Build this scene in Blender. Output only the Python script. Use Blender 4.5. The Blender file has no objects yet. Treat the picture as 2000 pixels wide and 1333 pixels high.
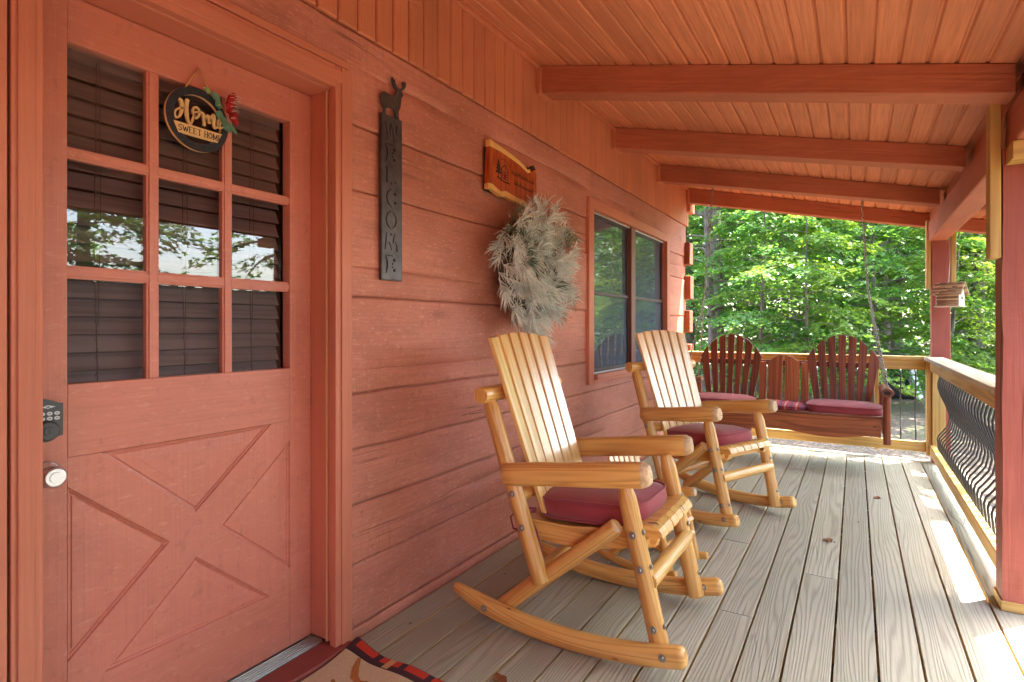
import bpy, bmesh, math, random
import numpy as np
from mathutils import Vector, Matrix, noise as mn

S = bpy.context.scene
C = S.collection
R = math.radians
random.seed(7)

# ------------------------------------------------------------------ camera, sky, sun, exposure
cam = bpy.data.cameras.new('camera')
cam_ob = bpy.data.objects.new('camera', cam)
C.objects.link(cam_ob)
YAW = math.atan(671 / 1105)
cam_ob.location = (1.65, 0.0, 1.2)
cam_ob.rotation_euler = (math.pi / 2, 0, YAW)
cam.sensor_width = 36.0
cam.lens = 1105 / 2000 * 36.0
cam.shift_y = -28.5 / 2000
cam.clip_start = 0.05
cam.clip_end = 800
S.camera = cam_ob

SUN_AZ, SUN_EL = 48.0, 62.5
w = bpy.data.worlds.new("World")
S.world = w
w.use_nodes = True
wn = w.node_tree
bg = wn.nodes['Background']
sky = wn.nodes.new('ShaderNodeTexSky')
sky.sky_type = 'NISHITA'
sky.sun_disc = False
sky.sun_elevation = R(SUN_EL)
sky.sun_rotation = R(90 - SUN_AZ)
sky.air_density = 1.0
sky.dust_density = 3.0
sky.ozone_density = 1.0
wn.links.new(sky.outputs[0], bg.inputs[0])
bg.inputs[1].default_value = 0.15
sl = bpy.data.lights.new('sun', 'SUN')
sl.energy = 2.8
sl.angle = R(0.5)
sl.color = (1.0, 0.94, 0.85)
sun = bpy.data.objects.new('sun', sl)
C.objects.link(sun)
sd = Vector((math.cos(R(SUN_EL)) * math.cos(R(SUN_AZ)), math.cos(R(SUN_EL)) * math.sin(R(SUN_AZ)), math.sin(R(SUN_EL))))
sun.rotation_euler = sd.to_track_quat('Z', 'Y').to_euler()
sun.location = sd * 30
S.view_settings.view_transform = 'Standard'
S.view_settings.look = 'None'
S.view_settings.gamma = 1
S.view_settings.exposure = 3.92
cy = S.cycles
cy.use_denoising = True
cy.max_bounces = 10
cy.diffuse_bounces = 6
cy.glossy_bounces = 4
cy.transmission_bounces = 6
cy.transparent_max_bounces = 12
cy.sample_clamp_indirect = 6.0
cy.caustics_reflective = False
cy.caustics_refractive = False


# ------------------------------------------------------------------ node helper
class N:
    def __init__(s, name):
        s.m = bpy.data.materials.new(name)
        s.m.use_nodes = True
        s.t = s.m.node_tree
        s.b = s.t.nodes['Principled BSDF']
        s.out = s.t.nodes['Material Output']

    def new(s, typ, **kw):
        n = s.t.nodes.new(typ)
        for k, v in kw.items():
            setattr(n, k, v)
        return n

    def put(s, sock, v):
        if hasattr(v, 'is_output'):
            s.t.links.new(v, sock)
        else:
            sock.default_value = v

    def uv(s, layer='UVMap'):
        return s.new('ShaderNodeUVMap', uv_map=layer).outputs[0]

    def obj(s):
        return s.new('ShaderNodeTexCoord').outputs['Object']

    def scale(s, v, sc, loc=(0, 0, 0)):
        n = s.new('ShaderNodeMapping')
        s.put(n.inputs[0], v)
        n.inputs['Scale'].default_value = sc
        n.inputs['Location'].default_value = loc
        return n.outputs[0]

    def noise(s, v, sc=1.0, det=2.0, rough=0.5, dist=0.0, col=False):
        n = s.new('ShaderNodeTexNoise')
        s.put(n.inputs['Vector'], v)
        n.inputs['Scale'].default_value = sc
        n.inputs['Detail'].default_value = det
        n.inputs['Roughness'].default_value = rough
        n.inputs['Distortion'].default_value = dist
        return n.outputs['Color'] if col else n.outputs[0]

    def voro(s, v, sc=1.0, feat='F1'):
        n = s.new('ShaderNodeTexVoronoi', feature=feat)
        s.put(n.inputs['Vector'], v)
        n.inputs['Scale'].default_value = sc
        return n.outputs

    def math(s, op, a, b=0.0, c=0.0):
        n = s.new('ShaderNodeMath', operation=op)
        s.put(n.inputs[0], a)
        s.put(n.inputs[1], b)
        if len(n.inputs) > 2:
            s.put(n.inputs[2], c)
        return n.outputs[0]

    def ramp(s, f, pts, lin=True):
        n = s.new('ShaderNodeMapRange')
        n.clamp = True
        n.interpolation_type = 'LINEAR' if lin else 'SMOOTHSTEP'
        s.put(n.inputs[0], f)
        n.inputs[1].default_value = pts[0]
        n.inputs[2].default_value = pts[1]
        n.inputs[3].default_value = pts[2]
        n.inputs[4].default_value = pts[3]
        return n.outputs[0]

    def mix(s, f, a, b, mode='MIX'):
        n = s.new('ShaderNodeMix', data_type='RGBA', blend_type=mode)
        s.put(n.inputs[0], f)
        s.put(n.inputs[6], a)
        s.put(n.inputs[7], b)
        return n.outputs[2]

    def sep(s, v):
        n = s.new('ShaderNodeSeparateXYZ')
        s.put(n.inputs[0], v)
        return n.outputs

    def bump(s, h, strength=0.3, dist=0.01):
        n = s.new('ShaderNodeBump')
        n.inputs['Strength'].default_value = strength
        n.inputs['Distance'].default_value = dist
        s.put(n.inputs['Height'], h)
        s.t.links.new(n.outputs[0], s.b.inputs['Normal'])

    def setp(s, **kw):
        for k, v in kw.items():
            s.put(s.b.inputs[k.replace('_', ' ')], v)
        return s.m


def rgb(r, g, b):
    return (r, g, b, 1.0)


def srgb(r, g, b):
    f = lambda c: (c / 255 / 12.92) if c / 255 <= 0.04045 else ((c / 255 + 0.055) / 1.055) ** 2.4
    return (f(r), f(g), f(b), 1.0)


def wood(name, light, dark, ga=9.0, gb=0.8, K=38.0, ring=0.6, fib=0.35, rough=0.6, coat=0.0, knot=0.0, tone=0.25,
         bumpd=0.0015, bumps=0.4, patch=0.0, patch_col=None, check=0.0, knot_col=None, sharp=1.7, lin=0.0):
    n = N(name)
    uv = n.uv()
    pid = n.sep(n.uv('PID'))
    warp = n.noise(n.scale(uv, (5, 1.1, 1)), 1.0, 2)
    g = n.noise(n.scale(uv, (ga, gb, 1)), 1.0, 1.5, 0.45, 0.25)
    ph_ = n.math('MULTIPLY', g, K)
    if lin:
        ph_ = n.math('MULTIPLY_ADD', n.sep(uv)[0], lin, ph_)
    rings = n.math('MULTIPLY_ADD', n.math('SINE', ph_), 0.5, 0.5)
    rings = n.math('POWER', rings, sharp)
    fine = n.noise(n.scale(uv, (260, 4.0, 1)), 1.0, 3, 0.6)
    f = n.math('ADD', n.math('MULTIPLY', rings, ring), n.math('MULTIPLY', n.math('SUBTRACT', fine, 0.4), fib))
    f = n.ramp(f, (0.0, 1.0, 0.0, 1.0))
    col = n.mix(f, light, dark)
    if patch > 0:
        pn = n.noise(n.scale(uv, (3.0, 1.6, 1)), 1.3, 4, 0.6)
        col = n.mix(n.ramp(pn, (0.45, 0.75, 0.0, patch)), col, patch_col or dark)
    h = n.math('ADD', n.math('MULTIPLY', rings, 0.6), n.math('MULTIPLY', fine, 0.7))
    if knot > 0:
        kv = n.voro(n.scale(uv, (11, 5.0, 1)), 1.0)
        kd = n.math('ADD', kv[0], n.math('MULTIPLY', n.math('SUBTRACT', warp, 0.5), 0.12))
        ksz = n.math('MULTIPLY', n.math('SUBTRACT', n.sep(kv[1])[0], 0.42), knot * 1.25)
        kf = n.ramp(n.math('SUBTRACT', kd, ksz), (-0.02, 0.025, 1.0, 0.0))
        col = n.mix(n.math('MULTIPLY', kf, 0.92), col, knot_col or dark)
    if check > 0:
        cn = n.noise(n.scale(uv, (14, 0.55, 1)), 1.0, 2, 0.6)
        cm = n.ramp(n.math('ABSOLUTE', n.math('SUBTRACT', cn, 0.5)), (0.0, 0.012, 1.0, 0.0))
        gate = n.ramp(n.noise(n.scale(uv, (2.2, 0.8, 1), (9, 4, 0)), 1.0, 2), (0.58, 0.66, 0.0, 1.0))
        cm = n.math('MULTIPLY', cm, gate)
        col = n.mix(n.math('MULTIPLY', cm, check), col, (dark[0] * 0.25, dark[1] * 0.25, dark[2] * 0.25, 1))
        h = n.math('SUBTRACT', h, n.math('MULTIPLY', cm, 2.0))
    br = n.math('ADD', n.math('MULTIPLY', n.math('SUBTRACT', pid[0], 0.5), tone), 1.0)
    cb = n.new('ShaderNodeCombineColor')
    for i in range(3):
        n.put(cb.inputs[i], br)
    col = n.mix(1.0, col, cb.outputs[0], 'MULTIPLY')
    n.bump(h, bumps, bumpd)
    n.setp(Base_Color=col, Roughness=n.ramp(fine, (0.2, 0.8, rough - 0.08, rough + 0.1)))
    if coat > 0:
        n.setp(Coat_Weight=coat, Coat_Roughness=0.22)
    return n.m


def paint(name, base, rough=0.6, grain=1.0, wear=0.3, check=0.5, tone=0.1, var=0.25, knots=0.5, spec=0.35, fine=150.0,
          chatter=0.0, streak=0.0):
    """opaque stain or paint over sawn timber: the grain shows as relief, the edges wear"""
    n = N(name)
    uv = n.uv()
    pid = n.sep(n.uv('PID'))
    ob = n.obj()
    big = n.noise(n.scale(ob, (1.6, 1.1, 1.9)), 1.0, 4, 0.6)
    col = n.mix(n.ramp(big, (0.3, 0.7, 0.0, 1.0)), (base[0] * (1 - var), base[1] * (1 - var * 1.1), base[2] * (1 - var * 1.1), 1),
                (min(1, base[0] * (1 + var * .55)), base[1] * (1 + var * .8), base[2] * (1 + var * 1.15), 1))
    fb = n.noise(n.scale(uv, (fine, 2.2, 1)), 1.0, 3, 0.65)
    g = n.noise(n.scale(uv, (8, 0.8, 1)), 1.0, 1.5, 0.5, 0.3)
    rings = n.math('MULTIPLY_ADD', n.math('SINE', n.math('MULTIPLY', g, 46.0)), 0.5, 0.5)
    h = n.math('ADD', n.math('MULTIPLY', fb, 0.9), n.math('MULTIPLY', rings, 0.35))
    col = n.mix(n.ramp(fb, (0.28, 0.66, 0.42 * grain, 0.0)), col, (base[0] * .55, base[1] * .5, base[2] * .5, 1))
    if chatter > 0:
        ch = n.noise(n.scale(uv, (1.5, 120, 1)), 1.0, 2, 0.6)
        gate2 = n.ramp(n.noise(n.scale(uv, (1.2, 0.8, 1), (3, 1, 0)), 1.0, 2), (0.5, 0.62, 0.0, 1.0))
        h = n.math('ADD', h, n.math('MULTIPLY', n.math('MULTIPLY', ch, gate2), chatter))
        col = n.mix(n.math('MULTIPLY', gate2, n.ramp(ch, (0.5, 0.62, 0.0, 0.22))), col, (base[0] * .5, base[1] * .45, base[2] * .48, 1))
    if knots > 0:
        kv = n.voro(n.scale(uv, (5.0, 1.7, 1)), 1.0)
        kw = n.noise(n.scale(uv, (40, 14, 1)), 1.0, 3)
        kd = n.math('SUBTRACT', n.math('MULTIPLY_ADD', kw, 0.10, kv[0]), n.math('MULTIPLY_ADD', n.sep(kv[1])[0], 0.15, 0.02))
        km = n.ramp(kd, (-0.02, 0.035, 1.0, 0.0))
        halo = n.ramp(kd, (0.03, 0.16, 0.35 * knots, 0.0))
        col = n.mix(halo, col, (base[0] * .62, base[1] * .55, base[2] * .55, 1))
        h = n.math('ADD', h, n.math('MULTIPLY', km, 0.8 * knots))
        col = n.mix(n.math('MULTIPLY', km, 0.6 * knots), col, (base[0] * .45, base[1] * .4, base[2] * .4, 1))
    if check > 0:
        cn = n.noise(n.scale(uv, (16, 0.16, 1)), 1.0, 3, 0.6)
        cm = n.ramp(n.math('ABSOLUTE', n.math('SUBTRACT', cn, 0.5)), (0.0, 0.010, 1.0, 0.0))
        gate = n.ramp(n.noise(n.scale(uv, (2.0, 0.7, 1), (5, 2, 0)), 1.0, 2), (0.62, 0.68, 0.0, 1.0))
        cm = n.math('MULTIPLY', cm, gate)
        col = n.mix(n.math('MULTIPLY', cm, check), col, (0.03, 0.012, 0.01, 1))
        h = n.math('SUBTRACT', h, n.math('MULTIPLY', cm, 3.0))
    if streak > 0:
        s1 = n.noise(n.scale(ob, (3, 2.2, 7)), 1.0, 5, 0.7)
        col = n.mix(n.ramp(s1, (0.56, 0.70, 0, streak)), col, (base[0] * .46, base[1] * .42, base[2] * .5, 1))
        s2 = n.noise(n.scale(ob, (3, 2.6, 5), (7, 7, 7)), 1.0, 5, 0.7)
        col = n.mix(n.ramp(s2, (0.56, 0.72, 0, streak * .7)), col, (min(1, base[0] * 1.12), base[1] * 1.45, base[2] * 1.7, 1))
        s4 = n.noise(n.scale(ob, (3, 26, 90)), 1.0, 4, 0.75)
        col = n.mix(n.ramp(s4, (0.56, 0.68, 0, streak * 1.3)), col, (min(1, base[0] * 1.25), min(1, base[1] * 1.9), min(1, base[2] * 2.1), 1))
        s5 = n.noise(n.scale(ob, (3, 34, 26), (2, 5, 1)), 1.0, 4, 0.7)
        col = n.mix(n.ramp(s5, (0.58, 0.70, 0, streak * 1.3)), col, (base[0] * .5, base[1] * .45, base[2] * .48, 1))
        s3 = n.noise(n.scale(ob, (3, 9, 60)), 1.0, 4, 0.7)
        col = n.mix(n.ramp(s3, (0.60, 0.72, 0, streak * .6)), col, (base[0] * .5, base[1] * .45, base[2] * .5, 1))
    # small nail holes and flecks
    sp = n.voro(n.scale(uv, (17, 9, 1)), 1.0)
    sm = n.math('MULTIPLY', n.ramp(sp[0], (0.02, 0.045, 1.0, 0.0)), n.ramp(n.sep(sp[1])[1], (0.72, 0.75, 0.0, 1.0)))
    col = n.mix(n.math('MULTIPLY', sm, 0.75), col, (0.05, 0.02, 0.015, 1))
    if wear > 0:
        wn_ = n.noise(n.scale(uv, (38, 6, 1)), 1.0, 5, 0.7)
        wg = n.noise(n.scale(ob, (2.3, 2.3, 2.3), (4, 4, 4)), 1.0, 3, 0.6)
        wm = n.math('MULTIPLY', n.ramp(wn_, (0.66, 0.71, 0.0, 1.0)), n.ramp(wg, (0.5, 0.62, 0.0, 1.0)))
        col = n.mix(n.math('MULTIPLY', wm, wear), col, srgb(205, 150, 125))
    br = n.math('ADD', n.math('MULTIPLY', n.math('SUBTRACT', pid[0], 0.5), tone), 1.0)
    cb = n.new('ShaderNodeCombineColor')
    for i in range(3):
        n.put(cb.inputs[i], br)
    col = n.mix(1.0, col, cb.outputs[0], 'MULTIPLY')
    n.bump(h, 0.6 * grain, 0.0028)
    n.setp(Base_Color=col, Roughness=rough, Specular_IOR_Level=spec)
    return n.m


def plain(name, col, rough=0.5, metal=0.0, bump=0.0, bscale=200.0, var=0.0, vscale=30.0):
    n = N(name)
    c = col
    if var > 0:
        f = n.noise(n.obj(), vscale, 4, 0.6)
        c = n.mix(n.ramp(f, (0.3, 0.7, 0.0, 1.0)), (col[0] * (1 - var), col[1] * (1 - var), col[2] * (1 - var), 1),
                  (min(1, col[0] * (1 + var)), min(1, col[1] * (1 + var)), min(1, col[2] * (1 + var)), 1))
    if bump > 0:
        n.bump(n.noise(n.obj(), bscale, 3, 0.6), bump, 0.002)
    return n.setp(Base_Color=c, Roughness=rough, Metallic=metal)


def glass(name, ior=1.9, tint=(0.75, 0.78, 0.78, 1), rough=0.004, veil=0.0, veil_col=(0.1, 0.12, 0.14, 1)):
    n = N(name)
    fr = n.new('ShaderNodeFresnel')
    gm = n.new('ShaderNodeNewGeometry')
    n.put(fr.inputs[0], n.math('POWER', ior, n.math('MULTIPLY_ADD', gm.outputs['Backfacing'], -2.0, 1.0)))
    tr = n.new('ShaderNodeBsdfTransparent')
    tr.inputs[0].default_value = tint
    gl = n.new('ShaderNodeBsdfGlossy')
    gl.inputs['Roughness'].default_value = rough
    mx = n.new('ShaderNodeMixShader')
    n.put(mx.inputs[0], fr.outputs[0])
    n.put(mx.inputs[1], tr.outputs[0])
    n.put(mx.inputs[2], gl.outputs[0])
    o = mx.outputs[0]
    if veil > 0:
        df = n.new('ShaderNodeBsdfDiffuse')
        df.inputs[0].default_value = veil_col
        m2 = n.new('ShaderNodeMixShader')
        m2.inputs[0].default_value = veil
        n.put(m2.inputs[1], o)
        n.put(m2.inputs[2], df.outputs[0])
        o = m2.outputs[0]
    n.t.links.new(o, n.out.inputs[0])
    return n.m


# ------------------------------------------------------------------ mesh builder
class MB:
    def __init__(s, seed=0):
        s.v = []
        s.f = []
        s.uv = []
        s.pid = []
        s.mi = []
        s.sm = []
        s.rng = random.Random(seed * 7919 + 13)
        s.newpiece()

    def newpiece(s):
        s.off = (s.rng.uniform(0, 60), s.rng.uniform(0, 60))
        s.p = (s.rng.random(), s.rng.random())

    def face(s, idx, uvs, mi=0, smooth=False):
        s.f.append(idx)
        s.uv.extend((u + s.off[0], v + s.off[1]) for u, v in uvs)
        s.pid.extend([s.p] * len(idx))
        s.mi.append(mi)
        s.sm.append(smooth)

    def hexa(s, P, g=0, mi=0):
        """P: 8 corners indexed [i + 2j + 4k] along local axes 0, 1, 2; g: the axis the grain follows"""
        s.newpiece()
        b = len(s.v)
        P = [Vector(p) for p in P]
        s.v.extend(P)
        L = [(P[1] - P[0]).length, (P[2] - P[0]).length, (P[4] - P[0]).length]
        quads = [((0, 2, 3, 1), (1, 0)), ((4, 5, 7, 6), (0, 1)), ((0, 1, 5, 4), (0, 2)), ((2, 6, 7, 3), (2, 0)),
                 ((0, 4, 6, 2), (2, 1)), ((1, 3, 7, 5), (1, 2))]
        for q, axes in quads:
            uvs = []
            for i in q:
                c = [(i & 1) * L[0], ((i >> 1) & 1) * L[1], ((i >> 2) & 1) * L[2]]
                a = [x for x in (0, 1, 2) if x in axes]
                o = ({0, 1, 2} - set(a)).pop()
                if g in a:
                    v = c[g]
                    u = c[[x for x in a if x != g][0]]
                else:
                    u, v = c[a[0]], c[a[1]] * 0.3
                uvs.append((u + c[o] * 0.97 + o * .31, v))
            s.face([b + i for i in q], uvs, mi)

    def box(s, x0, x1, y0, y1, z0, z1, g=None, mi=0):
        d = (abs(x1 - x0), abs(y1 - y0), abs(z1 - z0))
        if g is None:
            g = d.index(max(d))
        s.hexa([(x, y, z) for z in (z0, z1) for y in (y0, y1) for x in (x0, x1)], g, mi)

    def bar(s, a, b, w_, h_, up=(0, 0, 1), mi=0, w2=None, h2=None):
        a, b = Vector(a), Vector(b)
        d = (b - a).normalized()
        sd_ = d.cross(Vector(up)).normalized()
        u = sd_.cross(d).normalized()
        P = []
        for k in (-.5, .5):
            for j in (-.5, .5):
                for i, (p, ww, hh) in enumerate(((a, w_, h_), (b, w2 or w_, h2 or h_))):
                    P.append(p + sd_ * (j * ww) + u * (k * hh))
        s.hexa(P, 0, mi)

    def tube(s, pts, rad, n=12, up=None, flat=1.0, cap=True, mi=0, smooth=True, wob=0.0, sq=2.0):
        """a log, rod or cord along pts; rad per point; flat squashes the cross-section along up"""
        s.newpiece()
        pts = [Vector(p) for p in pts]
        m = len(pts)
        if not hasattr(rad, '__len__'):
            rad = [rad] * m
        T = []
        for i in range(m):
            t = (pts[min(i + 1, m - 1)] - pts[max(i - 1, 0)])
            T.append(t.normalized())
        ref = Vector(up) if up is not None else (Vector((0, 0, 1)) if abs(T[0].z) < 0.9 else Vector((1, 0, 0)))
        b = len(s.v)
        vv = 0.0
        Vc = []
        for i in range(m):
            if i:
                vv += (pts[i] - pts[i - 1]).length
            Vc.append(vv)
            a = T[i].cross(ref)
            if a.length < 1e-4:
                a = T[i].cross(Vector((0.3, 0.9, 0.1)))
            a.normalize()
            c = a.cross(T[i]).normalized()
            if up is None:
                ref = c
            for k in range(n):
                th = 2 * math.pi * k / n
                ca, sa = math.cos(th), math.sin(th)
                if sq != 2.0:
                    ca = math.copysign(abs(ca) ** (2 / sq), ca)
                    sa = math.copysign(abs(sa) ** (2 / sq), sa)
                r_ = rad[i] * (1 + wob * (mn.noise(pts[i] * 7 + Vector((k * .9, s.off[0], 0)))))
                s.v.append(pts[i] + a * (ca * r_) + c * (sa * r_ * flat))
        r0 = max(rad)
        for i in range(m - 1):
            for k in range(n):
                k2 = (k + 1) % n
                u0, u1 = 2 * math.pi * r0 * k / n, 2 * math.pi * r0 * (k + 1) / n
                s.face([b + i * n + k, b + i * n + k2, b + (i + 1) * n + k2, b + (i + 1) * n + k],
                       [(u0, Vc[i]), (u1, Vc[i]), (u1, Vc[i + 1]), (u0, Vc[i + 1])], mi, smooth)
        if cap:
            for i, rev in ((0, True), (m - 1, False)):
                idx = [b + i * n + k for k in range(n)]
                uv = [(math.cos(2 * math.pi * k / n) * r0, math.sin(2 * math.pi * k / n) * r0 * .5 + .3) for k in range(n)]
                if rev:
                    idx.reverse()
                    uv.reverse()
                s.face(idx, uv, mi, False)

    def prism(s, poly, fn, t0, t1, g=(0, 1), mi=0, mi_side=None, smooth_side=False):
        """poly: 2D points; fn(a, b, t) gives 3D; extruded from t0 to t1"""
        s.newpiece()
        n = len(poly)
        b = len(s.v)
        for t in (t0, t1):
            for p in poly:
                s.v.append(Vector(fn(p[0], p[1], t)))
        uv = [(p[0], p[1]) if g == (0, 1) else (p[1], p[0]) for p in poly]
        A = sum(poly[i][0] * poly[(i + 1) % n][1] - poly[(i + 1) % n][0] * poly[i][1] for i in range(n))
        o, du, dv = Vector(fn(0, 0, 0)), Vector(fn(1, 0, 0)), Vector(fn(0, 1, 0))
        dt = Vector(fn(0, 0, 1))
        hand = (du - o).cross(dv - o).dot(dt - o) * (t1 - t0) * A > 0
        top = list(range(n))
        if not hand:
            top.reverse()
        s.face([b + n + i for i in top], [uv[i] for i in top], mi)
        bt = list(reversed(top))
        s.face([b + i for i in bt], [uv[i] for i in bt], mi)
        per = 0.0
        for i in range(n):
            j = (i + 1) % n
            q = [b + i, b + j, b + n + j, b + n + i]
            l = math.hypot(poly[j][0] - poly[i][0], poly[j][1] - poly[i][1])
            q_uv = [(0, per), (0, per + l), (abs(t1 - t0), per + l), (abs(t1 - t0), per)]
            per += l
            if not hand:
                q.reverse()
                q_uv.reverse()
            s.face(q, q_uv, mi if mi_side is None else mi_side, smooth_side)

    def ribbon(s, pts, wd, fn, t0, t1, mi=0):
        """a flat brush stroke of width wd along 2D pts, with thickness t0..t1"""
        m = len(pts)
        if not hasattr(wd, '__len__'):
            wd = [wd] * m
        Lp, Rp = [], []
        for i in range(m):
            a, c = pts[max(i - 1, 0)], pts[min(i + 1, m - 1)]
            dx, dy = c[0] - a[0], c[1] - a[1]
            l = math.hypot(dx, dy) or 1e-6
            nx, ny = -dy / l * wd[i] / 2, dx / l * wd[i] / 2
            Lp.append((pts[i][0] + nx, pts[i][1] + ny))
            Rp.append((pts[i][0] - nx, pts[i][1] - ny))
        for i in range(m - 1):
            s.prism([Lp[i], Lp[i + 1], Rp[i + 1], Rp[i]], fn, t0, t1, mi=mi)

    def grid(s, P, UV, mi=0, smooth=True, flip=False):
        """P[i][j] points, UV[i][j]"""
        b = len(s.v)
        ni, nj = len(P), len(P[0])
        for row in P:
            s.v.extend(Vector(p) for p in row)
        for i in range(ni - 1):
            for j in range(nj - 1):
                q = [(i, j), (i + 1, j), (i + 1, j + 1), (i, j + 1)]
                if flip:
                    q.reverse()
                s.face([b + a * nj + c for a, c in q], [UV[a][c] for a, c in q], mi, smooth)

    def build(s, name, mats, parent=None, bevel=0.0, seg=2, loc=None, sub=0, angle=35):
        me = bpy.data.meshes.new(name)
        me.from_pydata([tuple(v) for v in s.v], [], s.f)
        if not isinstance(mats, (list, tuple)):
            mats = [mats]
        for m_ in mats:
            me.materials.append(m_)
        ul = me.uv_layers.new(name='UVMap')
        ul.data.foreach_set('uv', [c for p in s.uv for c in p])
        pl = me.uv_layers.new(name='PID')
        pl.data.foreach_set('uv', [c for p in s.pid for c in p])
        me.polygons.foreach_set('material_index', s.mi)
        me.polygons.foreach_set('use_smooth', s.sm)
        me.update()
        o = bpy.data.objects.new(name, me)
        C.objects.link(o)
        if parent is not None:
            o.parent = parent
        if loc is not None:
            o.location = loc
        if bevel > 0:
            md = o.modifiers.new('bevel', 'BEVEL')
            md.width = bevel
            md.segments = seg
            md.limit_method = 'ANGLE'
            md.angle_limit = R(angle)
            md.harden_normals = False
        if sub:
            md = o.modifiers.new('sub', 'SUBSURF')
            md.levels = sub
            md.render_levels = sub
        return o


def tag(o, label=None, cat=None, group=None, kind=None):
    for k, v in (('label', label), ('category', cat), ('group', group), ('kind', kind)):
        if v:
            o[k] = v
    return o


def thing(name, label, cat, loc=(0, 0, 0), rz=0.0, group=None):
    o = bpy.data.objects.new(name, None)
    o.empty_display_size = 0.1
    C.objects.link(o)
    o.location = loc
    o.rotation_euler = (0, 0, rz)
    return tag(o, label, cat, group)


def copy_tree(o, parent=None):
    c = o.copy()
    C.objects.link(c)
    if parent is not None:
        c.parent = parent
    for ch in list(o.children):
        copy_tree(ch, c)
    return c


# ------------------------------------------------------------------ materials
RED = srgb(188, 96, 70)
RED2 = srgb(190, 98, 70)
M = {}
M['log'] = paint('stained_log', srgb(203, 130, 106), rough=0.62, wear=0.55, check=0.7, var=0.3, tone=0.16, knots=1.0, chatter=1.2, fine=110, streak=0.42)
M['siding'] = paint('stained_siding', srgb(210, 129, 92), rough=0.6, wear=0.05, check=0.0, var=0.12, tone=0.12, knots=0.2, fine=120)
M['ceiling'] = paint('stained_ceiling_board', srgb(224, 143, 102), rough=0.6, wear=0.0, check=0.0, var=0.13, tone=0.14, knots=0.5, fine=90, grain=1.7)
M['rafter'] = paint('stained_rafter', srgb(192, 112, 80), rough=0.62, wear=0.1, check=0.9, var=0.2, tone=0.1, knots=0.8, grain=1.4, streak=.2)
M['beam'] = paint('stained_beam', srgb(190, 113, 88), rough=0.65, wear=0.3, check=0.8, var=0.2, tone=0.1, knots=0.4, chatter=0.6)
M['door'] = paint('door_paint', srgb(209, 130, 108), rough=0.42, wear=0.4, check=0.0, var=0.14, tone=0.05, knots=0.0, grain=0.5, streak=0.22, spec=0.45)
M['trim'] = paint('trim_paint', srgb(207, 128, 100), rough=0.5, wear=0.8, check=0.15, var=0.12, tone=0.08, knots=0.1, grain=0.7)
M['sill'] = paint('sill_paint', srgb(146, 72, 66), rough=0.5, wear=0.9, check=0.2, var=0.25, tone=0.1, knots=0.0)
M['post'] = paint('post_paint', srgb(170, 90, 74), rough=0.6, wear=0.5, check=0.8, var=0.18, tone=0.05, knots=0.6, chatter=0.5)
M['sash'] = paint('sash_paint', srgb(84, 62, 62), rough=0.5, wear=0.2, check=0.0, var=0.15, knots=0.0, grain=0.4)
M['deck'] = wood('weathered_deck', srgb(172, 167, 149), srgb(102, 97, 84), ga=9, gb=0.6, K=70, ring=0.38, fib=0.55, lin=420, rough=0.72,
                 knot=0.10, tone=0.24, bumpd=0.0022, bumps=0.6, patch=0.45, patch_col=srgb(142, 144, 118), check=0.5, knot_col=srgb(62, 54, 50), sharp=2.6)
M['mullion'] = paint('mullion_paint', srgb(138, 88, 72), rough=0.5, wear=0.3, check=0.0, var=0.2, knots=0.0, grain=0.5)
M['log_end'] = paint('log_end_painted_shade', srgb(152, 86, 64), rough=0.62, wear=0.1, check=0.9, var=0.2, tone=0.1, knots=0.6, grain=1.2)  # same timber as the wall; darker base paints in the shade on these ends
M['deck_edge'] = wood('deck_board_edge', srgb(196, 168, 120), srgb(150, 120, 78), ga=13, gb=0.7, K=30, rough=0.8, tone=0.1)
M['pine'] = wood('varnished_pine', srgb(230, 182, 104), srgb(176, 112, 50), ga=15, gb=0.8, K=52, ring=0.5, fib=0.35, rough=0.42, coat=0.45,
                 knot=0.17, tone=0.16, bumpd=0.001, bumps=0.25, patch=0.45, patch_col=srgb(212, 138, 58), check=0.5, knot_col=srgb(84, 44, 22))
M['pine_end'] = wood('pine_end_grain', srgb(212, 180, 140), srgb(150, 104, 66), ga=22, gb=22, K=30, ring=0.4, rough=0.5, coat=0.2)
M['slat'] = wood('varnished_slat', srgb(234, 194, 124), srgb(196, 138, 70), ga=20, gb=0.6, K=26, ring=0.55, fib=0.3, rough=0.3, coat=1.0,
                 knot=0.08, tone=0.14, bumpd=0.0006, bumps=0.2, patch=0.3, patch_col=srgb(222, 170, 96), knot_col=srgb(120, 76, 44))
M['cedar'] = wood('dark_cedar', srgb(142, 72, 42), srgb(68, 28, 16), ga=16, gb=0.6, K=40, ring=0.6, fib=0.4, rough=0.5, coat=0.10,
                  knot=0.12, tone=0.45, bumpd=0.0008, bumps=0.25, patch=0.4, patch_col=srgb(150, 78, 44), knot_col=srgb(28, 12, 10))
M['cedar2'] = wood('warm_cedar', srgb(184, 104, 56), srgb(108, 50, 24), ga=16, gb=0.6, K=40, ring=0.6, fib=0.4, rough=0.5, coat=0.10,
                   knot=0.13, tone=0.3, bumpd=0.0008, bumps=0.25, patch=0.4, patch_col=srgb(120, 58, 32), knot_col=srgb(34, 14, 10))
M['treated'] = wood('treated_lumber', srgb(210, 170, 98), srgb(156, 112, 52), ga=13, gb=0.7, K=34, ring=0.5, fib=0.35, rough=0.6,
                    knot=0.09, tone=0.2, bumpd=0.001, bumps=0.3, patch=0.35, patch_col=srgb(190, 168, 104), check=0.4, knot_col=srgb(110, 72, 40))
M['cap'] = wood('grey_cap_board', srgb(200, 190, 166), srgb(150, 138, 112), ga=13, gb=0.7, K=34, ring=0.5, rough=0.7, knot=0.05, tone=0.15)
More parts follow.
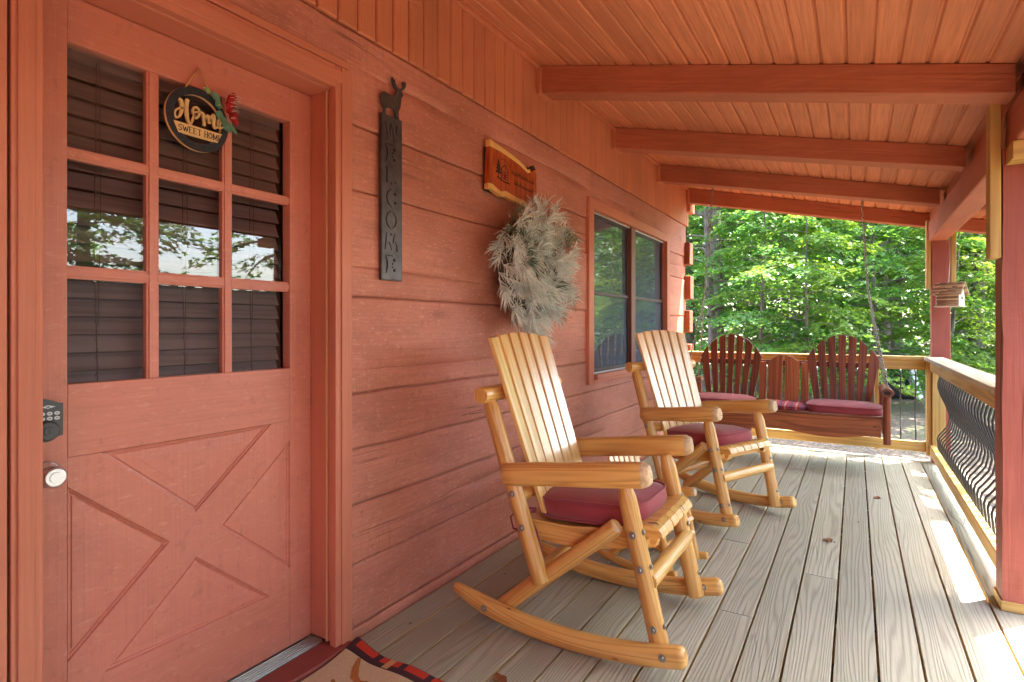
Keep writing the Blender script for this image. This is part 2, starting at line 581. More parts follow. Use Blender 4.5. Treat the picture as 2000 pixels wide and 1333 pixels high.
M['iron'] = plain('black_iron', rgb(0.07, 0.07, 0.074), 0.34, 0.7)
M['chain'] = plain('zinc_chain', rgb(0.32, 0.30, 0.26), 0.38, 0.9)
M['bolt'] = plain('zinc_bolt', rgb(0.42, 0.40, 0.36), 0.32, 0.9)
M['lock'] = plain('dark_grey_lock', rgb(0.075, 0.078, 0.085), 0.38, 0.55)
M['key'] = plain('lock_key', rgb(0.62, 0.65, 0.68), 0.4, 0.2)
M['chrome'] = plain('satin_nickel', rgb(0.66, 0.72, 0.80), 0.26, 0.85)
M['alu'] = plain('aluminium', rgb(0.62, 0.65, 0.68), 0.35, 0.9)
M['blind'] = wood('blind_slat', srgb(126, 104, 106), srgb(92, 72, 72), ga=20, gb=0.8, K=30, ring=0.5, rough=0.45, tone=0.2)
M['cord'] = plain('blind_cord', rgb(0.10, 0.06, 0.05), 0.7)
M['glass'] = glass('door_glass', ior=1.52, tint=(.92, .93, .92, 1))
M['wglass'] = glass('window_glass', ior=2.3, veil=0.36, veil_col=(0.20, 0.27, 0.36, 1), rough=0.02, tint=(0.5, 0.54, 0.56, 1))  # blue-grey veil: insect screen haze, with sky reflection put into its colour
M['room'] = plain('interior_panelling', rgb(0.16, 0.10, 0.07), 0.7, var=0.2, vscale=3)
M['dark'] = plain('seam_shadow_gap', rgb(0.02, 0.012, 0.01), 0.9)
M['roof'] = plain('roof_shingle', rgb(0.09, 0.075, 0.07), 0.9, var=0.3, vscale=8)
n = N('burgundy_canvas')
wv = n.noise(n.scale(n.obj(), (420, 420, 420)), 1.0, 2)
n.bump(wv, 0.25, 0.0015)
M['cushion'] = n.setp(Base_Color=n.mix(n.noise(n.obj(), 7, 3), srgb(132, 46, 54), srgb(160, 62, 70)), Roughness=0.82, Sheen_Weight=0.25)
n = N('plaid_cloth')
ob = n.sep(n.obj())
fx = n.math('FRACT', n.math('MULTIPLY', ob[0], 11.0))
fy = n.math('FRACT', n.math('MULTIPLY', ob[1], 11.0))
ax = n.math('LESS_THAN', fx, 0.32)
bx_ = n.math('COMPARE', fx, 0.62, 0.07)
ay = n.math('LESS_THAN', fy, 0.32)
col = n.mix(n.math('MULTIPLY', ax, 0.75), srgb(172, 62, 66), srgb(84, 62, 100))
col = n.mix(n.math('MULTIPLY', bx_, 0.75), col, srgb(214, 168, 160))
col = n.mix(n.math('MULTIPLY', ay, 0.35), col, srgb(90, 50, 84))
n.bump(n.noise(n.scale(n.obj(), (420, 420, 420)), 1.0, 2), 0.25, 0.0015)
M['plaid'] = n.setp(Base_Color=col, Roughness=0.85)
n = N('coir_mat')
f = n.noise(n.obj(), 380, 3, 0.7)
col = n.mix(n.ramp(f, (0.3, 0.7, 0, 1)), srgb(186, 150, 112), srgb(234, 206, 170))
n.bump(f, 0.9, 0.006)
M['coir'] = n.setp(Base_Color=col, Roughness=0.95)
M['coir_ink'] = plain('coir_print', srgb(168, 104, 46), 0.95, bump=0.8, bscale=380, var=0.3, vscale=200)
n = N('mat_border')
ob = n.sep(n.obj())
fx = n.math('FRACT', n.math('MULTIPLY', ob[0], 8.6))
fy = n.math('FRACT', n.math('MULTIPLY', ob[1], 8.6))
chk = n.math('ADD', n.math('LESS_THAN', fx, 0.22), n.math('LESS_THAN', fy, 0.22))
col = n.mix(n.ramp(chk, (0, 1, 0, 0.92)), srgb(190, 52, 30), srgb(32, 28, 40))
tan_ = n.math('MULTIPLY', n.math('COMPARE', fx, 0.62, 0.12), n.math('GREATER_THAN', n.math('FRACT', n.math('MULTIPLY', ob[0], 2.87)), 0.66))
col = n.mix(n.math('MULTIPLY', tan_, 0.9), col, srgb(206, 160, 110))
n.bump(n.noise(n.obj(), 420, 2), 0.6, 0.003)
M['mat_border'] = n.setp(Base_Color=col, Roughness=0.95)
M['black_bind'] = plain('black_binding', rgb(0.02, 0.02, 0.025), 0.9)
M['signmetal'] = plain('weathered_steel_plate', rgb(0.085, 0.075, 0.075), 0.45, 0.5, bump=0.2, bscale=60, var=0.35, vscale=14)
M['cut'] = plain('cut_out_shadow', rgb(0.008, 0.007, 0.008), 0.9)
M['birch'] = plain('birch_ply', srgb(226, 190, 132), 0.6, var=0.06, vscale=40)
M['black_board'] = plain('black_distressed_board', rgb(0.018, 0.02, 0.026), 0.6, var=0.6, vscale=120)
M['ink'] = plain('black_ink', rgb(0.012, 0.012, 0.012), 0.8)
M['jute'] = plain('jute_string', srgb(206, 150, 96), 0.9)
M['euca'] = plain('cloth_eucalyptus', srgb(96, 136, 112), 0.8, var=0.2, vscale=60)
M['euca2'] = plain('pale_cloth_leaf', srgb(150, 170, 110), 0.8)
M['bow'] = plain('red_plaid_ribbon', srgb(160, 26, 30), 0.8, var=0.5, vscale=90)
M['bowline'] = plain('white_ribbon_thread', srgb(220, 190, 180), 0.8)
M['heart'] = wood('cedar_heartwood', srgb(188, 84, 26), srgb(122, 40, 12), ga=18, gb=2.0, K=26, ring=0.6, rough=0.35, coat=0.5, tone=0.05)
M['sap'] = wood('cedar_sapwood', srgb(238, 190, 108), srgb(216, 160, 80), ga=18, gb=2.0, K=20, ring=0.4, rough=0.4, coat=0.4, tone=0.05)
M['bark'] = plain('plaque_bark', rgb(0.035, 0.018, 0.014), 0.9)
M['burn'] = plain('burnt_line', rgb(0.028, 0.014, 0.01), 0.8)
M['needle'] = plain('frosted_needle', srgb(218, 226, 220), 0.8, var=0.25, vscale=25)
M['needle2'] = plain('green_needle', srgb(108, 120, 98), 0.8, var=0.25, vscale=25)
M['needle3'] = plain('snowy_tip', srgb(238, 234, 224), 0.85)
M['stem'] = plain('wreath_stem', rgb(0.07, 0.05, 0.035), 0.9)
M['cork'] = wood('cork_stick', srgb(190, 152, 112), srgb(120, 84, 58), ga=60, gb=8, K=12, ring=0.4, rough=0.8, tone=0.9)
M['pale'] = plain('pale_weathered_board', srgb(222, 212, 198), 0.8, var=0.1)

n = N('leaf_litter')
ob = n.obj()
a = n.noise(ob, 1.1, 4, 0.6)
b_ = n.noise(ob, 24, 5, 0.75)
v_ = n.voro(ob, 26)
col = n.mix(n.ramp(b_, (0.35, 0.68, 0, 1)), srgb(58, 49, 43), srgb(112, 100, 88))
col = n.mix(n.math('MULTIPLY', n.ramp(n.sep(v_[1])[0], (0.6, 0.8, 0, 1)), 0.55), col, srgb(132, 108, 86))
col = n.mix(n.ramp(a, (0.5, 0.68, 0, 0.75)), col, srgb(78, 88, 44))
n.bump(n.math('ADD', b_, n.math('MULTIPLY', v_[0], 0.7)), 0.8, 0.05)
M['ground'] = n.setp(Base_Color=col, Roughness=0.95)


def leafmat(name, c, t, var=0.45):
    n = N(name)
    at = n.new('ShaderNodeAttribute', attribute_name='tint')
    tv = at.outputs['Fac']
    c0 = n.mix(tv, (c[0] * .8, c[1] * .85, c[2] * .75, 1), (c[0] * 1.5, c[1] * 1.3, c[2] * 1.1, 1))
    t0 = n.mix(tv, (t[0] * .6, t[1] * .7, t[2] * .8, 1), (t[0] * 1.5, t[1] * 1.25, t[2], 1))
    df = n.new('ShaderNodeBsdfDiffuse')
    n.put(df.inputs[0], c0)
    tr = n.new('ShaderNodeBsdfTranslucent')
    n.put(tr.inputs[0], t0)
    gl = n.new('ShaderNodeBsdfGlossy')
    gl.inputs['Roughness'].default_value = 0.45
    m1 = n.new('ShaderNodeMixShader')
    m1.inputs[0].default_value = 0.45
    n.put(m1.inputs[1], df.outputs[0])
    n.put(m1.inputs[2], tr.outputs[0])
    m2 = n.new('ShaderNodeMixShader')
    m2.inputs[0].default_value = 0.04
    n.put(m2.inputs[1], m1.outputs[0])
    n.put(m2.inputs[2], gl.outputs[0])
    n.t.links.new(m2.outputs[0], n.out.inputs[0])
    return n.m


M['leaf'] = leafmat('maple_leaf', (0.075, 0.185, 0.045), (0.21, 0.46, 0.06))
M['leaf2'] = leafmat('yellow_green_leaf', (0.095, 0.19, 0.035), (0.29, 0.48, 0.05))
M['leaf3'] = leafmat('far_leaf', (0.075, 0.165, 0.045), (0.22, 0.42, 0.06))
n = N('tree_bark')
ob = n.obj()
f = n.noise(n.scale(ob, (26, 26, 3.5)), 1.0, 4, 0.65)
f2 = n.noise(ob, 1.7, 3)
col = n.mix(n.ramp(f, (0.32, 0.68, 0, 1)), srgb(60, 53, 48), srgb(136, 126, 116))
col = n.mix(n.ramp(f2, (0.5, 0.7, 0, 0.5)), col, srgb(122, 120, 110))
n.bump(f, 0.9, 0.03)
M['trunk'] = n.setp(Base_Color=col, Roughness=0.92)
M['fence'] = wood('grey_fence_board', srgb(128, 104, 88), srgb(84, 66, 54), ga=14, gb=0.6, K=24, rough=0.85, tone=0.3)

# ------------------------------------------------------------------ ground
def ground_z(x, y):
    return -0.45 + 0.035 * mn.noise(Vector((x * 0.35, y * 0.35, 0.3))) + max(0, y - 14) * 0.012


mb = MB(1)
xs = [-320, -150, -70, -35] + [-20 + i * 1.0 for i in range(46)] + [40, 80, 160, 320]
ys = [-320, -120, -50, -20] + [-10 + i * 1.0 for i in range(52)] + [55, 90, 160, 330]
mb.grid([[(x, y, ground_z(x, y)) for y in ys] for x in xs], [[(x, y) for y in ys] for x in xs])
tag(mb.build('ground', M['ground']), 'brown leaf littered yard around the cabin', None, None, 'structure')

# ------------------------------------------------------------------ the deck
mb = MB(2)
edges = [0.012, 0.150, 0.295, 0.435, 0.580, 0.720, 0.862, 1.005, 1.150, 1.290, 1.430, 1.580, 1.718, 1.854, 1.997, 2.145, 2.292, 2.425]
joints = {6: [5.33], 7: [5.33], 8: [2.51, 5.33], 9: [5.33], 10: [3.09], 3: [3.9], 5: [1.2, 4.6], 12: [1.55], 7.5: [], 2: [2.2], 14: [0.8]}
for i in range(len(edges) - 1):
    ys_ = [-1.6] + joints.get(i, []) + [6.135, 6.285]
    if i == 7:
        ys_ = [-1.6, 3.35, 5.33, 6.135, 6.285]
    for a, b in zip(ys_[:-1], ys_[1:]):
        mb.box(edges[i] + .0040, edges[i + 1] - .0040, a + .0012, b - .0012, -0.038, random.uniform(-.0015, .0015), g=1)
        mb.mi[-1] = mb.mi[-1]
        mb.mi[-6:] = [0, 0, 0, 0, 1, 1]
deck = tag(mb.build('porch_deck', [M['deck'], M['deck_edge']], bevel=0.0018, seg=1), 'grey weathered plank floor of the porch', None, None, 'structure')
mb = MB(3)
for y in (-1.55, -0.9, -.3, .3, .9, 1.5, 2.1, 2.7, 3.3, 3.9, 4.5, 5.1, 5.7, 6.2):
    mb.box(0.0, 2.40, y - .019, y + .019, -.19, -.040, g=0)
mb.box(2.405, 2.44, -1.6, 6.27, -.20, -.04, g=1)
mb.box(0.0, 2.40, 6.235, 6.27, -.2, -.0405, g=0)
tag(mb.build('deck_joists', M['treated']), 'joists and rim boards under the porch planks', None, None, 'structure')

for k, (x, y, a) in enumerate(((1.52, 3.62, .4), (1.93, 2.35, 2.2), (.62, 1.62, 1.1), (1.78, 4.7, 3.0))):
    mb = MB(900 + k)
    P = [[((i / 4 - .5) * .05 * (1 - abs(j / 4 - .5) * 1.6), (j / 4 - .5) * .07, .004 + .010 * abs(i / 4 - .5) ** 1.2 + .004 * math.sin(j + k)) for j in range(5)] for i in range(5)]
    mb.grid(P, [[(i * .01, j * .01) for j in range(5)] for i in range(5)])
    lf = mb.build('fallen_leaf', plain('dry_leaf', srgb(128, 78, 40), .8, var=.3, vscale=60), None, loc=(x, y, 0))
    lf.rotation_euler = (0, 0, a)
    tag(lf, ('dry brown leaf on the deck in front of the second rocking chair', 'dry brown leaf on the open deck boards nearest the camera', 'dry brown leaf on the deck beside the near rocker and the wall', 'dry brown leaf on the deck near the far end of the side railing')[k], 'leaf', 'fallen leaves on the deck')

# ------------------------------------------------------------------ the cabin
cabin = thing('log_cabin', 'red stained log cabin with panelled door, window and covered porch', 'cabin')

# log courses of the front wall
seams = [-0.06, 0.035, 0.281, 0.507, 0.724, 0.940, 1.316, 1.727, 1.980, 2.338]
cracks = {6: (1.43, 1.5, 2.75), 8: (2.20, 1.55, 4.6), 5: (1.03, 1.5, 6.4), 2: (.41, 2.1, 4.2), 7: (1.86, 3.0, 6.4)}
WIN = (3.80, 5.74, 0.835, 2.075)
DOOR = (0.50, 1.505, -1, 2.155)
mb = MB(4)


def log_piece(ci, y0, y1, z0, z1):
    c0, c1 = seams[ci], seams[ci + 1]
    prot = [0.004, -.002, .006, -.004, .003, -.003, .005, 0, .004][ci % 9]
    mb.newpiece()
    random.seed(ci)
    mb.off = (ci * 3.7, ci * 11.3)
    ny = max(2, int((y1 - y0) / 0.035))
    offs = [0, .003, .007, .014, .026]
    zs = [z0 + o for o in offs] + [z1 - o for o in reversed(offs)]
    nz = int((z1 - z0) / 0.04)
    zs += [z0 + (z1 - z0) * (k + 1) / (nz + 1) for k in range(nz) if offs[-1] < (z1 - z0) * (k + 1) / (nz + 1) < (z1 - z0) - offs[-1]]
    ck = cracks.get(ci)
    rows = sorted(set(round(z, 4) for z in zs))
    crk = None
    if ck and z0 + .03 < ck[0] < z1 - .03:
        rows = [z for z in rows if abs(z - ck[0]) > .022]
        rows += [ck[0] - .006, ck[0] - .0022, ck[0], ck[0] + .0022, ck[0] + .006]
        rows.sort()
        crk = ck
    P, UV = [], []
    for j in range(ny + 1):
        y = y0 + (y1 - y0) * j / ny
        pr, ur = [], []
        j0 = .004 * mn.noise(Vector((y * 3.1, c0 * 7, 1))) + .002 * mn.noise(Vector((y * 17, c0 * 7, 4)))
        j1 = .004 * mn.noise(Vector((y * 3.1, c1 * 7, 1))) + .002 * mn.noise(Vector((y * 17, c1 * 7, 4)))
        for z in rows:
            d0, d1 = z - c0, c1 - z
            dd = min(d0, d1)
            zz = z
            if crk and abs(z - crk[0]) < .007:
                zz = z + .012 * mn.noise(Vector((y * 2.3, crk[0], 0))) + .004 * mn.noise(Vector((y * 13, crk[0], 2)))
            elif d0 < .03:
                zz = z + j0
            elif d1 < .03:
                zz = z + j1
            ch = .010 * max(0, 1 - dd / .0085) ** 1.3
            x = prot - ch + .005 * mn.noise(Vector((y * 1.3, z * 3, ci))) + .0022 * mn.noise(Vector((y * 7, z * 14, ci)))
            if crk and abs(z - crk[0]) < .0035:
                t = min(1, max(0, (y - crk[1]) / .2), max(0, (crk[2] - y) / .4)) if crk[1] < y < crk[2] else 0
                t *= max(0.0, min(1.0, .7 + 1.6 * mn.noise(Vector((y * 1.9, crk[0] * 3, 7)))))
                x -= .014 * t * (1 if abs(z - crk[0]) < .001 else .35)
            pr.append((x, y, zz))
            ur.append((z, y))
        P.append(pr)
        UV.append(ur)
    mb.grid(P, UV, smooth=True, flip=False)


Y0, Y1 = -2.6, 6.50
for ci in range(len(seams) - 1):
    a, b = seams[ci] + .0014, seams[ci + 1] - .0014
    spans = []
    if b > DOOR[3]:
        segs = [(Y0, DOOR[0], a, b), (DOOR[0], DOOR[1], max(a, DOOR[3]), b), (DOOR[1], Y1, a, b)]
    else:
        segs = [(Y0, DOOR[0], a, b), (DOOR[1], Y1, a, b)]
    for (p, q, za, zb) in segs:
        if p < WIN[0] < q and za < WIN[3] and zb > WIN[2]:
            log_piece(ci, p, WIN[0], za, zb)
            log_piece(ci, WIN[1], q, za, zb)
            if za < WIN[2] - .01:
                log_piece(ci, WIN[0], WIN[1], za, WIN[2])
            if zb > WIN[3] + .01:
                log_piece(ci, WIN[0], WIN[1], WIN[3], zb)
        else:
            log_piece(ci, p, q, za, zb)
mb.build('log_wall', M['log'], cabin)

# solid core behind the log faces, the other walls and the rooms
mb = MB(5)
for (p, q, za, zb) in ((Y0, .5, -.45, 2.9), (.5, 1.505, 2.155, 2.9), (1.505, WIN[0], -.45, 2.9), (WIN[0], WIN[1], -.45, WIN[2]),
                       (WIN[0], WIN[1], WIN[3], 2.9), (WIN[1], 6.48, -.45, 2.9), (.5, 1.505, -.45, -.03)):
    mb.box(-.17, -.014, p, q, za, zb, g=1)
mb.box(-6.2, -.171, 6.33, 6.48, -.45, 2.9, g=0)
mb.box(-6.2, -.171, Y0, Y0 + .15, -.45, 2.9, g=0)
mb.box(-6.35, -6.201, Y0, 6.48, -.45, 2.9, g=1)
mb.build('wall_core', M['log'], cabin)
mb = MB(6)
mb.box(-6.19, -.172, Y0 + .16, 6.32, -.06, -.02, g=1)
mb.box(-6.19, -.172, Y0 + .16, 6.32, 2.5, 2.54, g=1)
mb.box(-3.2, -3.12, Y0 + .16, 6.32, -.02, 2.5, g=1)
mb.box(-3.119, -.172, 2.4, 2.48, -.02, 2.5, g=0)
mb.build('interior_wall', M['room'], cabin)

# crossing log ends at the corner
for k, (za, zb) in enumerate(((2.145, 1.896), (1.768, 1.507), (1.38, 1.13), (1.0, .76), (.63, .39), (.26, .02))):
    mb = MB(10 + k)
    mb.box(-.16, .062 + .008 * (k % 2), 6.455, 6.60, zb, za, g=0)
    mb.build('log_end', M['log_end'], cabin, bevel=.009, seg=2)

# unseen wing wall closing the near porch end, added to darken faces turned toward it
mb = MB(19)
for k, z in enumerate((-.45, -.06, .28, .50, .72, .94, 1.31, 1.72, 1.98)):
    zt_ = (-.061, .279, .499, .719, .939, 1.309, 1.719, 1.979, 2.36)[k]
    mb.box(.002, 3.4, -2.58, -2.30 + .004 * (k % 2), z, zt_, g=0)
mb.box(.002, 2.15, -2.58, -2.32, 2.361, 2.60, g=0)
mb.build('unseen_wing_wall', M['log'], cabin, bevel=.006)

# vertical siding above the logs
mb = MB(20)
y = Y0
while y < 6.50:
    mb.box(.002, .020, y + .003, y + .0935, 2.335 + .0015 * math.sin(y * 7), 2.775, g=2)
    y += .0965
mb.box(-.01, .008, Y0, 6.5, 2.34, 2.78, g=2)
mb.build('vertical_siding', M['siding'], cabin, bevel=.0045, seg=1)


def ceil_z(x):
    return 2.772 - .235 * x


# ceiling boards
mb = MB(21)
x = 0.012
SL = Vector((1, 0, -.235)).normalized()
while x < 2.62:
    a, b = x + .0048, x + .0952
    z0, z1 = ceil_z(a), ceil_z(b)
    if not (2.16 < x < 2.26):
        mb.hexa([(a, -2.6, z0), (b, -2.6, z1), (a, 6.70, z0), (b, 6.70, z1), (a, -2.6, z0 + .02), (b, -2.6, z1 + .02), (a, 6.70, z0 + .02), (b, 6.70, z1 + .02)], 1)
    x += .1
mb.hexa([(0, -2.6, ceil_z(0) + .010), (2.729, -2.6, ceil_z(2.729) + .010), (0, 6.70, ceil_z(0) + .010), (2.729, 6.70, ceil_z(2.729) + .010),
         (0, -2.6, ceil_z(0) + .03), (2.729, -2.6, ceil_z(2.729) + .03), (0, 6.70, ceil_z(0) + .03), (2.729, 6.70, ceil_z(2.729) + .03)], 1)
mb.build('porch_ceiling', M['ceiling'], cabin, bevel=.006, seg=1)
mb = MB(22)
mb.hexa([(-.4, -2.7, ceil_z(-.4) + .05), (2.77, -2.7, ceil_z(2.77) + .05), (-.4, 6.74, ceil_z(-.4) + .05), (2.77, 6.74, ceil_z(2.77) + .05),
         (-.4, -2.7, ceil_z(-.4) + .11), (2.77, -2.7, ceil_z(2.77) + .11), (-.4, 6.74, ceil_z(-.4) + .11), (2.77, 6.74, ceil_z(2.77) + .11)], 1)
mb.hexa([(-3.3, -2.75, 4.3), (-.38, -2.75, 2.92), (-3.3, 6.85, 4.3), (-.38, 6.85, 2.92), (-3.3, -2.75, 4.38), (-.38, -2.75, 3.0), (-3.3, 6.85, 4.38), (-.38, 6.85, 3.0)], 1)
mb.hexa([(-6.8, -2.75, 2.7), (-3.305, -2.75, 4.3), (-6.8, 6.85, 2.7), (-3.305, 6.85, 4.3), (-6.8, -2.75, 2.78), (-3.305, -2.75, 4.38), (-6.8, 6.85, 2.78), (-3.305, 6.85, 4.38)], 1)
mb.build('roof', M['roof'], cabin)
# gable end triangles
for yy in (Y0 + .02, 6.40):
    mb = MB(23)
    mb.prism([(-6.3, 2.9), (-.2, 2.9), (-3.3, 4.28)], lambda a, b, t: (a, t, b), yy, yy + .06)
    mb.build('gable_wall', M['siding'], cabin)
# fascia boards
mb = MB(24)
mb.box(2.73, 2.755, -2.7, 6.72, ceil_z(2.745) - .10, ceil_z(2.745) + .045, g=1)
mb.hexa([(0.02, 6.705, ceil_z(0) - .02), (2.729, 6.705, ceil_z(2.729) - .02), (0.02, 6.73, ceil_z(0) - .02), (2.729, 6.73, ceil_z(2.729) - .02),
         (0.02, 6.705, ceil_z(0) + .045), (2.729, 6.705, ceil_z(2.729) + .045), (0.02, 6.73, ceil_z(0) + .045), (2.729, 6.73, ceil_z(2.729) + .045)], 0)
mb.build('fascia', M['siding'], cabin, bevel=.003)
mb = MB(25)
mb.box(-.10, .055, 6.505, 6.70, 2.50, 2.66, g=1)
mb.build('eave_return', M['siding'], cabin, bevel=.003)

# rafters
for k, (y0, y1, x1) in enumerate(((.62, .76, 2.2), (1.72, 1.86, 2.2), (2.98, 3.12, 2.2), (4.20, 4.335, 2.2), (5.38, 5.515, 2.2), (6.49, 6.61, 2.70), (-.55, -.41, 2.2), (-1.7, -1.56, 2.2))):
    mb = MB(30 + k)
    zb = lambda x: 2.607 - .2165 * x
    zt = lambda x: ceil_z(x) - .0015
    a, b = .024, x1 + .0
    zb2 = zb(b) if b < 2.5 else ceil_z(b) - .115
    mb.hexa([(a, y0, zb(a)), (b, y0, zb2), (a, y1, zb(a)), (b, y1, zb2), (a, y0, zt(a)), (b, y0, zt(b)), (a, y1, zt(a)), (b, y1, zt(b))], 0)
    r_ = mb.build('rafter', M['rafter'], cabin, bevel=.005)
    mb = MB(130 + k)
    mb.box(.0215, .05, y0 - .022, y1 + .022, zb(0) - .022, 2.745, g=2)
    mb.build('rafter_seat', M['siding'], r_, bevel=.003)
# small cove trim under the ceiling edge at the wall
mb = MB(40)
for (ya, yb) in ((-1.55, -.56), (-.40, .61), (.77, 1.71), (1.87, 2.97), (3.13, 4.19), (4.345, 5.37), (5.525, 6.48)):
    mb.box(.0212, .042, ya, yb, 2.738, 2.764, g=1)
mb.build('cove_trim', M['siding'], cabin, bevel=.004)

# beam on the posts, blocking above it
mb = MB(41)
mb.box(2.2, 2.335, -2.6, 6.30, 1.95, 2.118, g=1)
mb.build('porch_beam', M['beam'], cabin, bevel=.008)
mb = MB(42)
mb.box(2.235, 2.27, -2.6, 6.45, 2.119, ceil_z(2.27) - .001, g=1)
mb.build('blocking_board', M['rafter'], cabin)
for y in (.3, 1.2, 2.05, 2.9, 3.75, 4.6, 5.45):
    mb = MB(43)
    mb.hexa([(2.29, y, 2.12), (2.70, y, 2.03), (2.29, y + .09, 2.12), (2.70, y + .09, 2.03), (2.29, y, ceil_z(2.29) - .002), (2.70, y, ceil_z(2.70) - .002),
             (2.29, y + .09, ceil_z(2.29) - .002), (2.70, y + .09, ceil_z(2.70) - .002)], 0)
    mb.build('rafter_tail', M['rafter'], cabin)


def rough_post(mb, x0, x1, y0, y1, z0, z1):
    n_ = 26
    mb.newpiece()
    ring = [(x0, y0), ((x0 + x1) / 2, y0), (x1, y0), (x1, (y0 + y1) / 2), (x1, y1), ((x0 + x1) / 2, y1), (x0, y1), (x0, (y0 + y1) / 2)]
    per = [0]
    for i in range(8):
        a, b = ring[i], ring[(i + 1) % 8]
        per.append(per[-1] + math.hypot(b[0] - a[0], b[1] - a[1]))
    P, UV = [], []
    for i in range(n_ + 1):
        z = z0 + (z1 - z0) * i / n_
        pr = []
        for k in range(9):
            q = ring[k % 8]
            dx = .005 * mn.noise(Vector((z * 3.1, (k % 8) * 3.3, x0))) + .003 * mn.noise(Vector((z * 11, (k % 8) * 3.3, y0)))
            dy = .005 * mn.noise(Vector((z * 3.1, (k % 8) * 5.3, x0 + 4)))
            pr.append((q[0] + dx, q[1] + dy, z))
        P.append(pr)
        UV.append([(per[k], z) for k in range(9)])
    mb.grid(P, UV, smooth=False, flip=True)
    b = len(mb.v)
    for z in (z0, z1):
        mb.v.extend(Vector((q[0], q[1], z)) for q in ring)
    mb.face([b + i for i in (7, 6, 5, 4, 3, 2, 1, 0)], [ring[i] for i in (7, 6, 5, 4, 3, 2, 1, 0)])
    mb.face([b + 8 + i for i in range(8)], ring)


for k, (x0, x1, y0, y1, z0, lab) in enumerate(((2.18, 2.335, 3.115, 3.26, .045, 'nearer post'), (2.222, 2.355, 6.16, 6.285, .002, 'corner post'), (2.19, 2.335, .25, .39, .045, ''))):
    mb = MB(50 + k)
    rough_post(mb, x0, x1, y0, y1, z0, 1.949)
    po = mb.build('porch_post', M['post'], cabin, bevel=.006)
    if k != 1:
        mb = MB(60 + k)
        mb.box(x0 - .006, x1 + .004, y0 - .006, y1 + .006, .002, .044, g=0)
        mb.build('post_base', M['treated'], po, bevel=.003)
    if k == 0:
        for bx in ((2.138, 2.176, 3.112, 3.20, 1.49, 2.15), (2.19, 2.42, 2.99, 3.108, 1.875, 1.948), (2.339, 2.377, 3.112, 3.20, 1.49, 2.1)):
            mb = MB(63 + int(bx[0] * 100))
            mb.box(*bx)
            mb.build('splice_board', M['treated'], po, bevel=.004)
    if k == 1:
        for bx in ((2.184, 2.2205, 6.17, 6.26, 1.53, 2.14), (2.358, 2.394, 6.17, 6.26, 1.40, 2.10)):
            mb = MB(66 + int(bx[0] * 100))
            mb.box(*bx)
            mb.build('splice_board', M['treated'], po, bevel=.004)

# ------------------------------------------------------------------ the door (a part of the cabin)
XD = -.12
mb = MB(70)
PZ = [(1.049, 1.327), (1.362, 1.644), (1.676, 1.948)]
PY = [(.667, .862), (.897, 1.095), (1.129, 1.320)]
fx_ = lambda a, b, t: (t, a, b)
mb.box(XD - .042, XD, .546, .6645, .03, 2.073, g=2)
mb.box(XD - .042, XD, 1.3485, 1.442, .03, 2.073, g=2)
mb.box(XD - .042, XD - .0002, .6645, 1.3485, 1.950, 2.073, g=1)
mb.box(XD - .042, XD - .0002, .6645, 1.3485, .8535, 1.0475, g=1)
mb.box(XD - .042, XD - .0002, .6645, 1.3485, .03, .2455, g=1)
ob_d = mb.build('door', M['door'], cabin, bevel=.0025)
# glazing bars
mb = MB(71)
for (a, b) in ((.862, .897), (1.095, 1.129)):
    mb.box(XD - .036, XD - .004, a + .006, b - .006, 1.0475, 1.950, g=2)
    mb.box(XD - .03, XD - .0085, a, b, 1.0475, 1.950, g=2)
for (a, b) in ((1.327, 1.362), (1.644, 1.676)):
    for (p, q) in ((.6645, .8675), (.8915, 1.1005), (1.1235, 1.3485)):
        mb.box(XD - .036, XD - .005, p, q, a + .006, b - .006, g=1)
        mb.box(XD - .03, XD - .0095, p, q, a, b, g=1)
mb.box(XD - .03, XD - .008, .6645, .667, 1.0475, 1.95, g=2)
mb.build('glazing_bars', M['door'], ob_d, bevel=.002)
for (a, b) in PY:
    for (c, d) in PZ:
        mb = MB(int(a * 977 + c * 131))
        mb.box(XD - .024, XD - .018, a - .003, b + .003, c - .003, d + .003, g=2)
        mb.build('glass_pane', M['glass'], ob_d)
# the crossed rails and four raised triangular panels
Xpoly = [(.6645, .8535), (.739, .853), (1.004, .618), (1.271, .853), (1.3485, .8535), (1.348, .784), (1.082, .546), (1.348, .316), (1.3485, .2455),
         (1.267, .246), (1.004, .477), (.751, .246), (.6645, .2455), (.665, .316), (.924, .55), (.665, .778)]
mb = MB(72)
mb.prism(Xpoly, fx_, XD - .040, XD - .0006)
mb.build('crossed_rails', M['door'], ob_d)


def inset(tri, d):
    n_ = len(tri)
    A = sum(tri[i][0] * tri[(i + 1) % n_][1] - tri[(i + 1) % n_][0] * tri[i][1] for i in range(n_))
    sg = 1 if A > 0 else -1
    L = []
    for i in range(n_):
        a, b = Vector(tri[i]), Vector(tri[(i + 1) % n_])
        e = (b - a).normalized()
        nn = Vector((-e.y, e.x)) * sg
        L.append((a + nn * d, e))
    out = []
    for i in range(n_):
        p, e = L[i - 1]
        q, f_ = L[i]
        den = e.x * f_.y - e.y * f_.x
        t = ((q - p).x * f_.y - (q - p).y * f_.x) / den
        out.append(tuple(p + e * t))
    return out


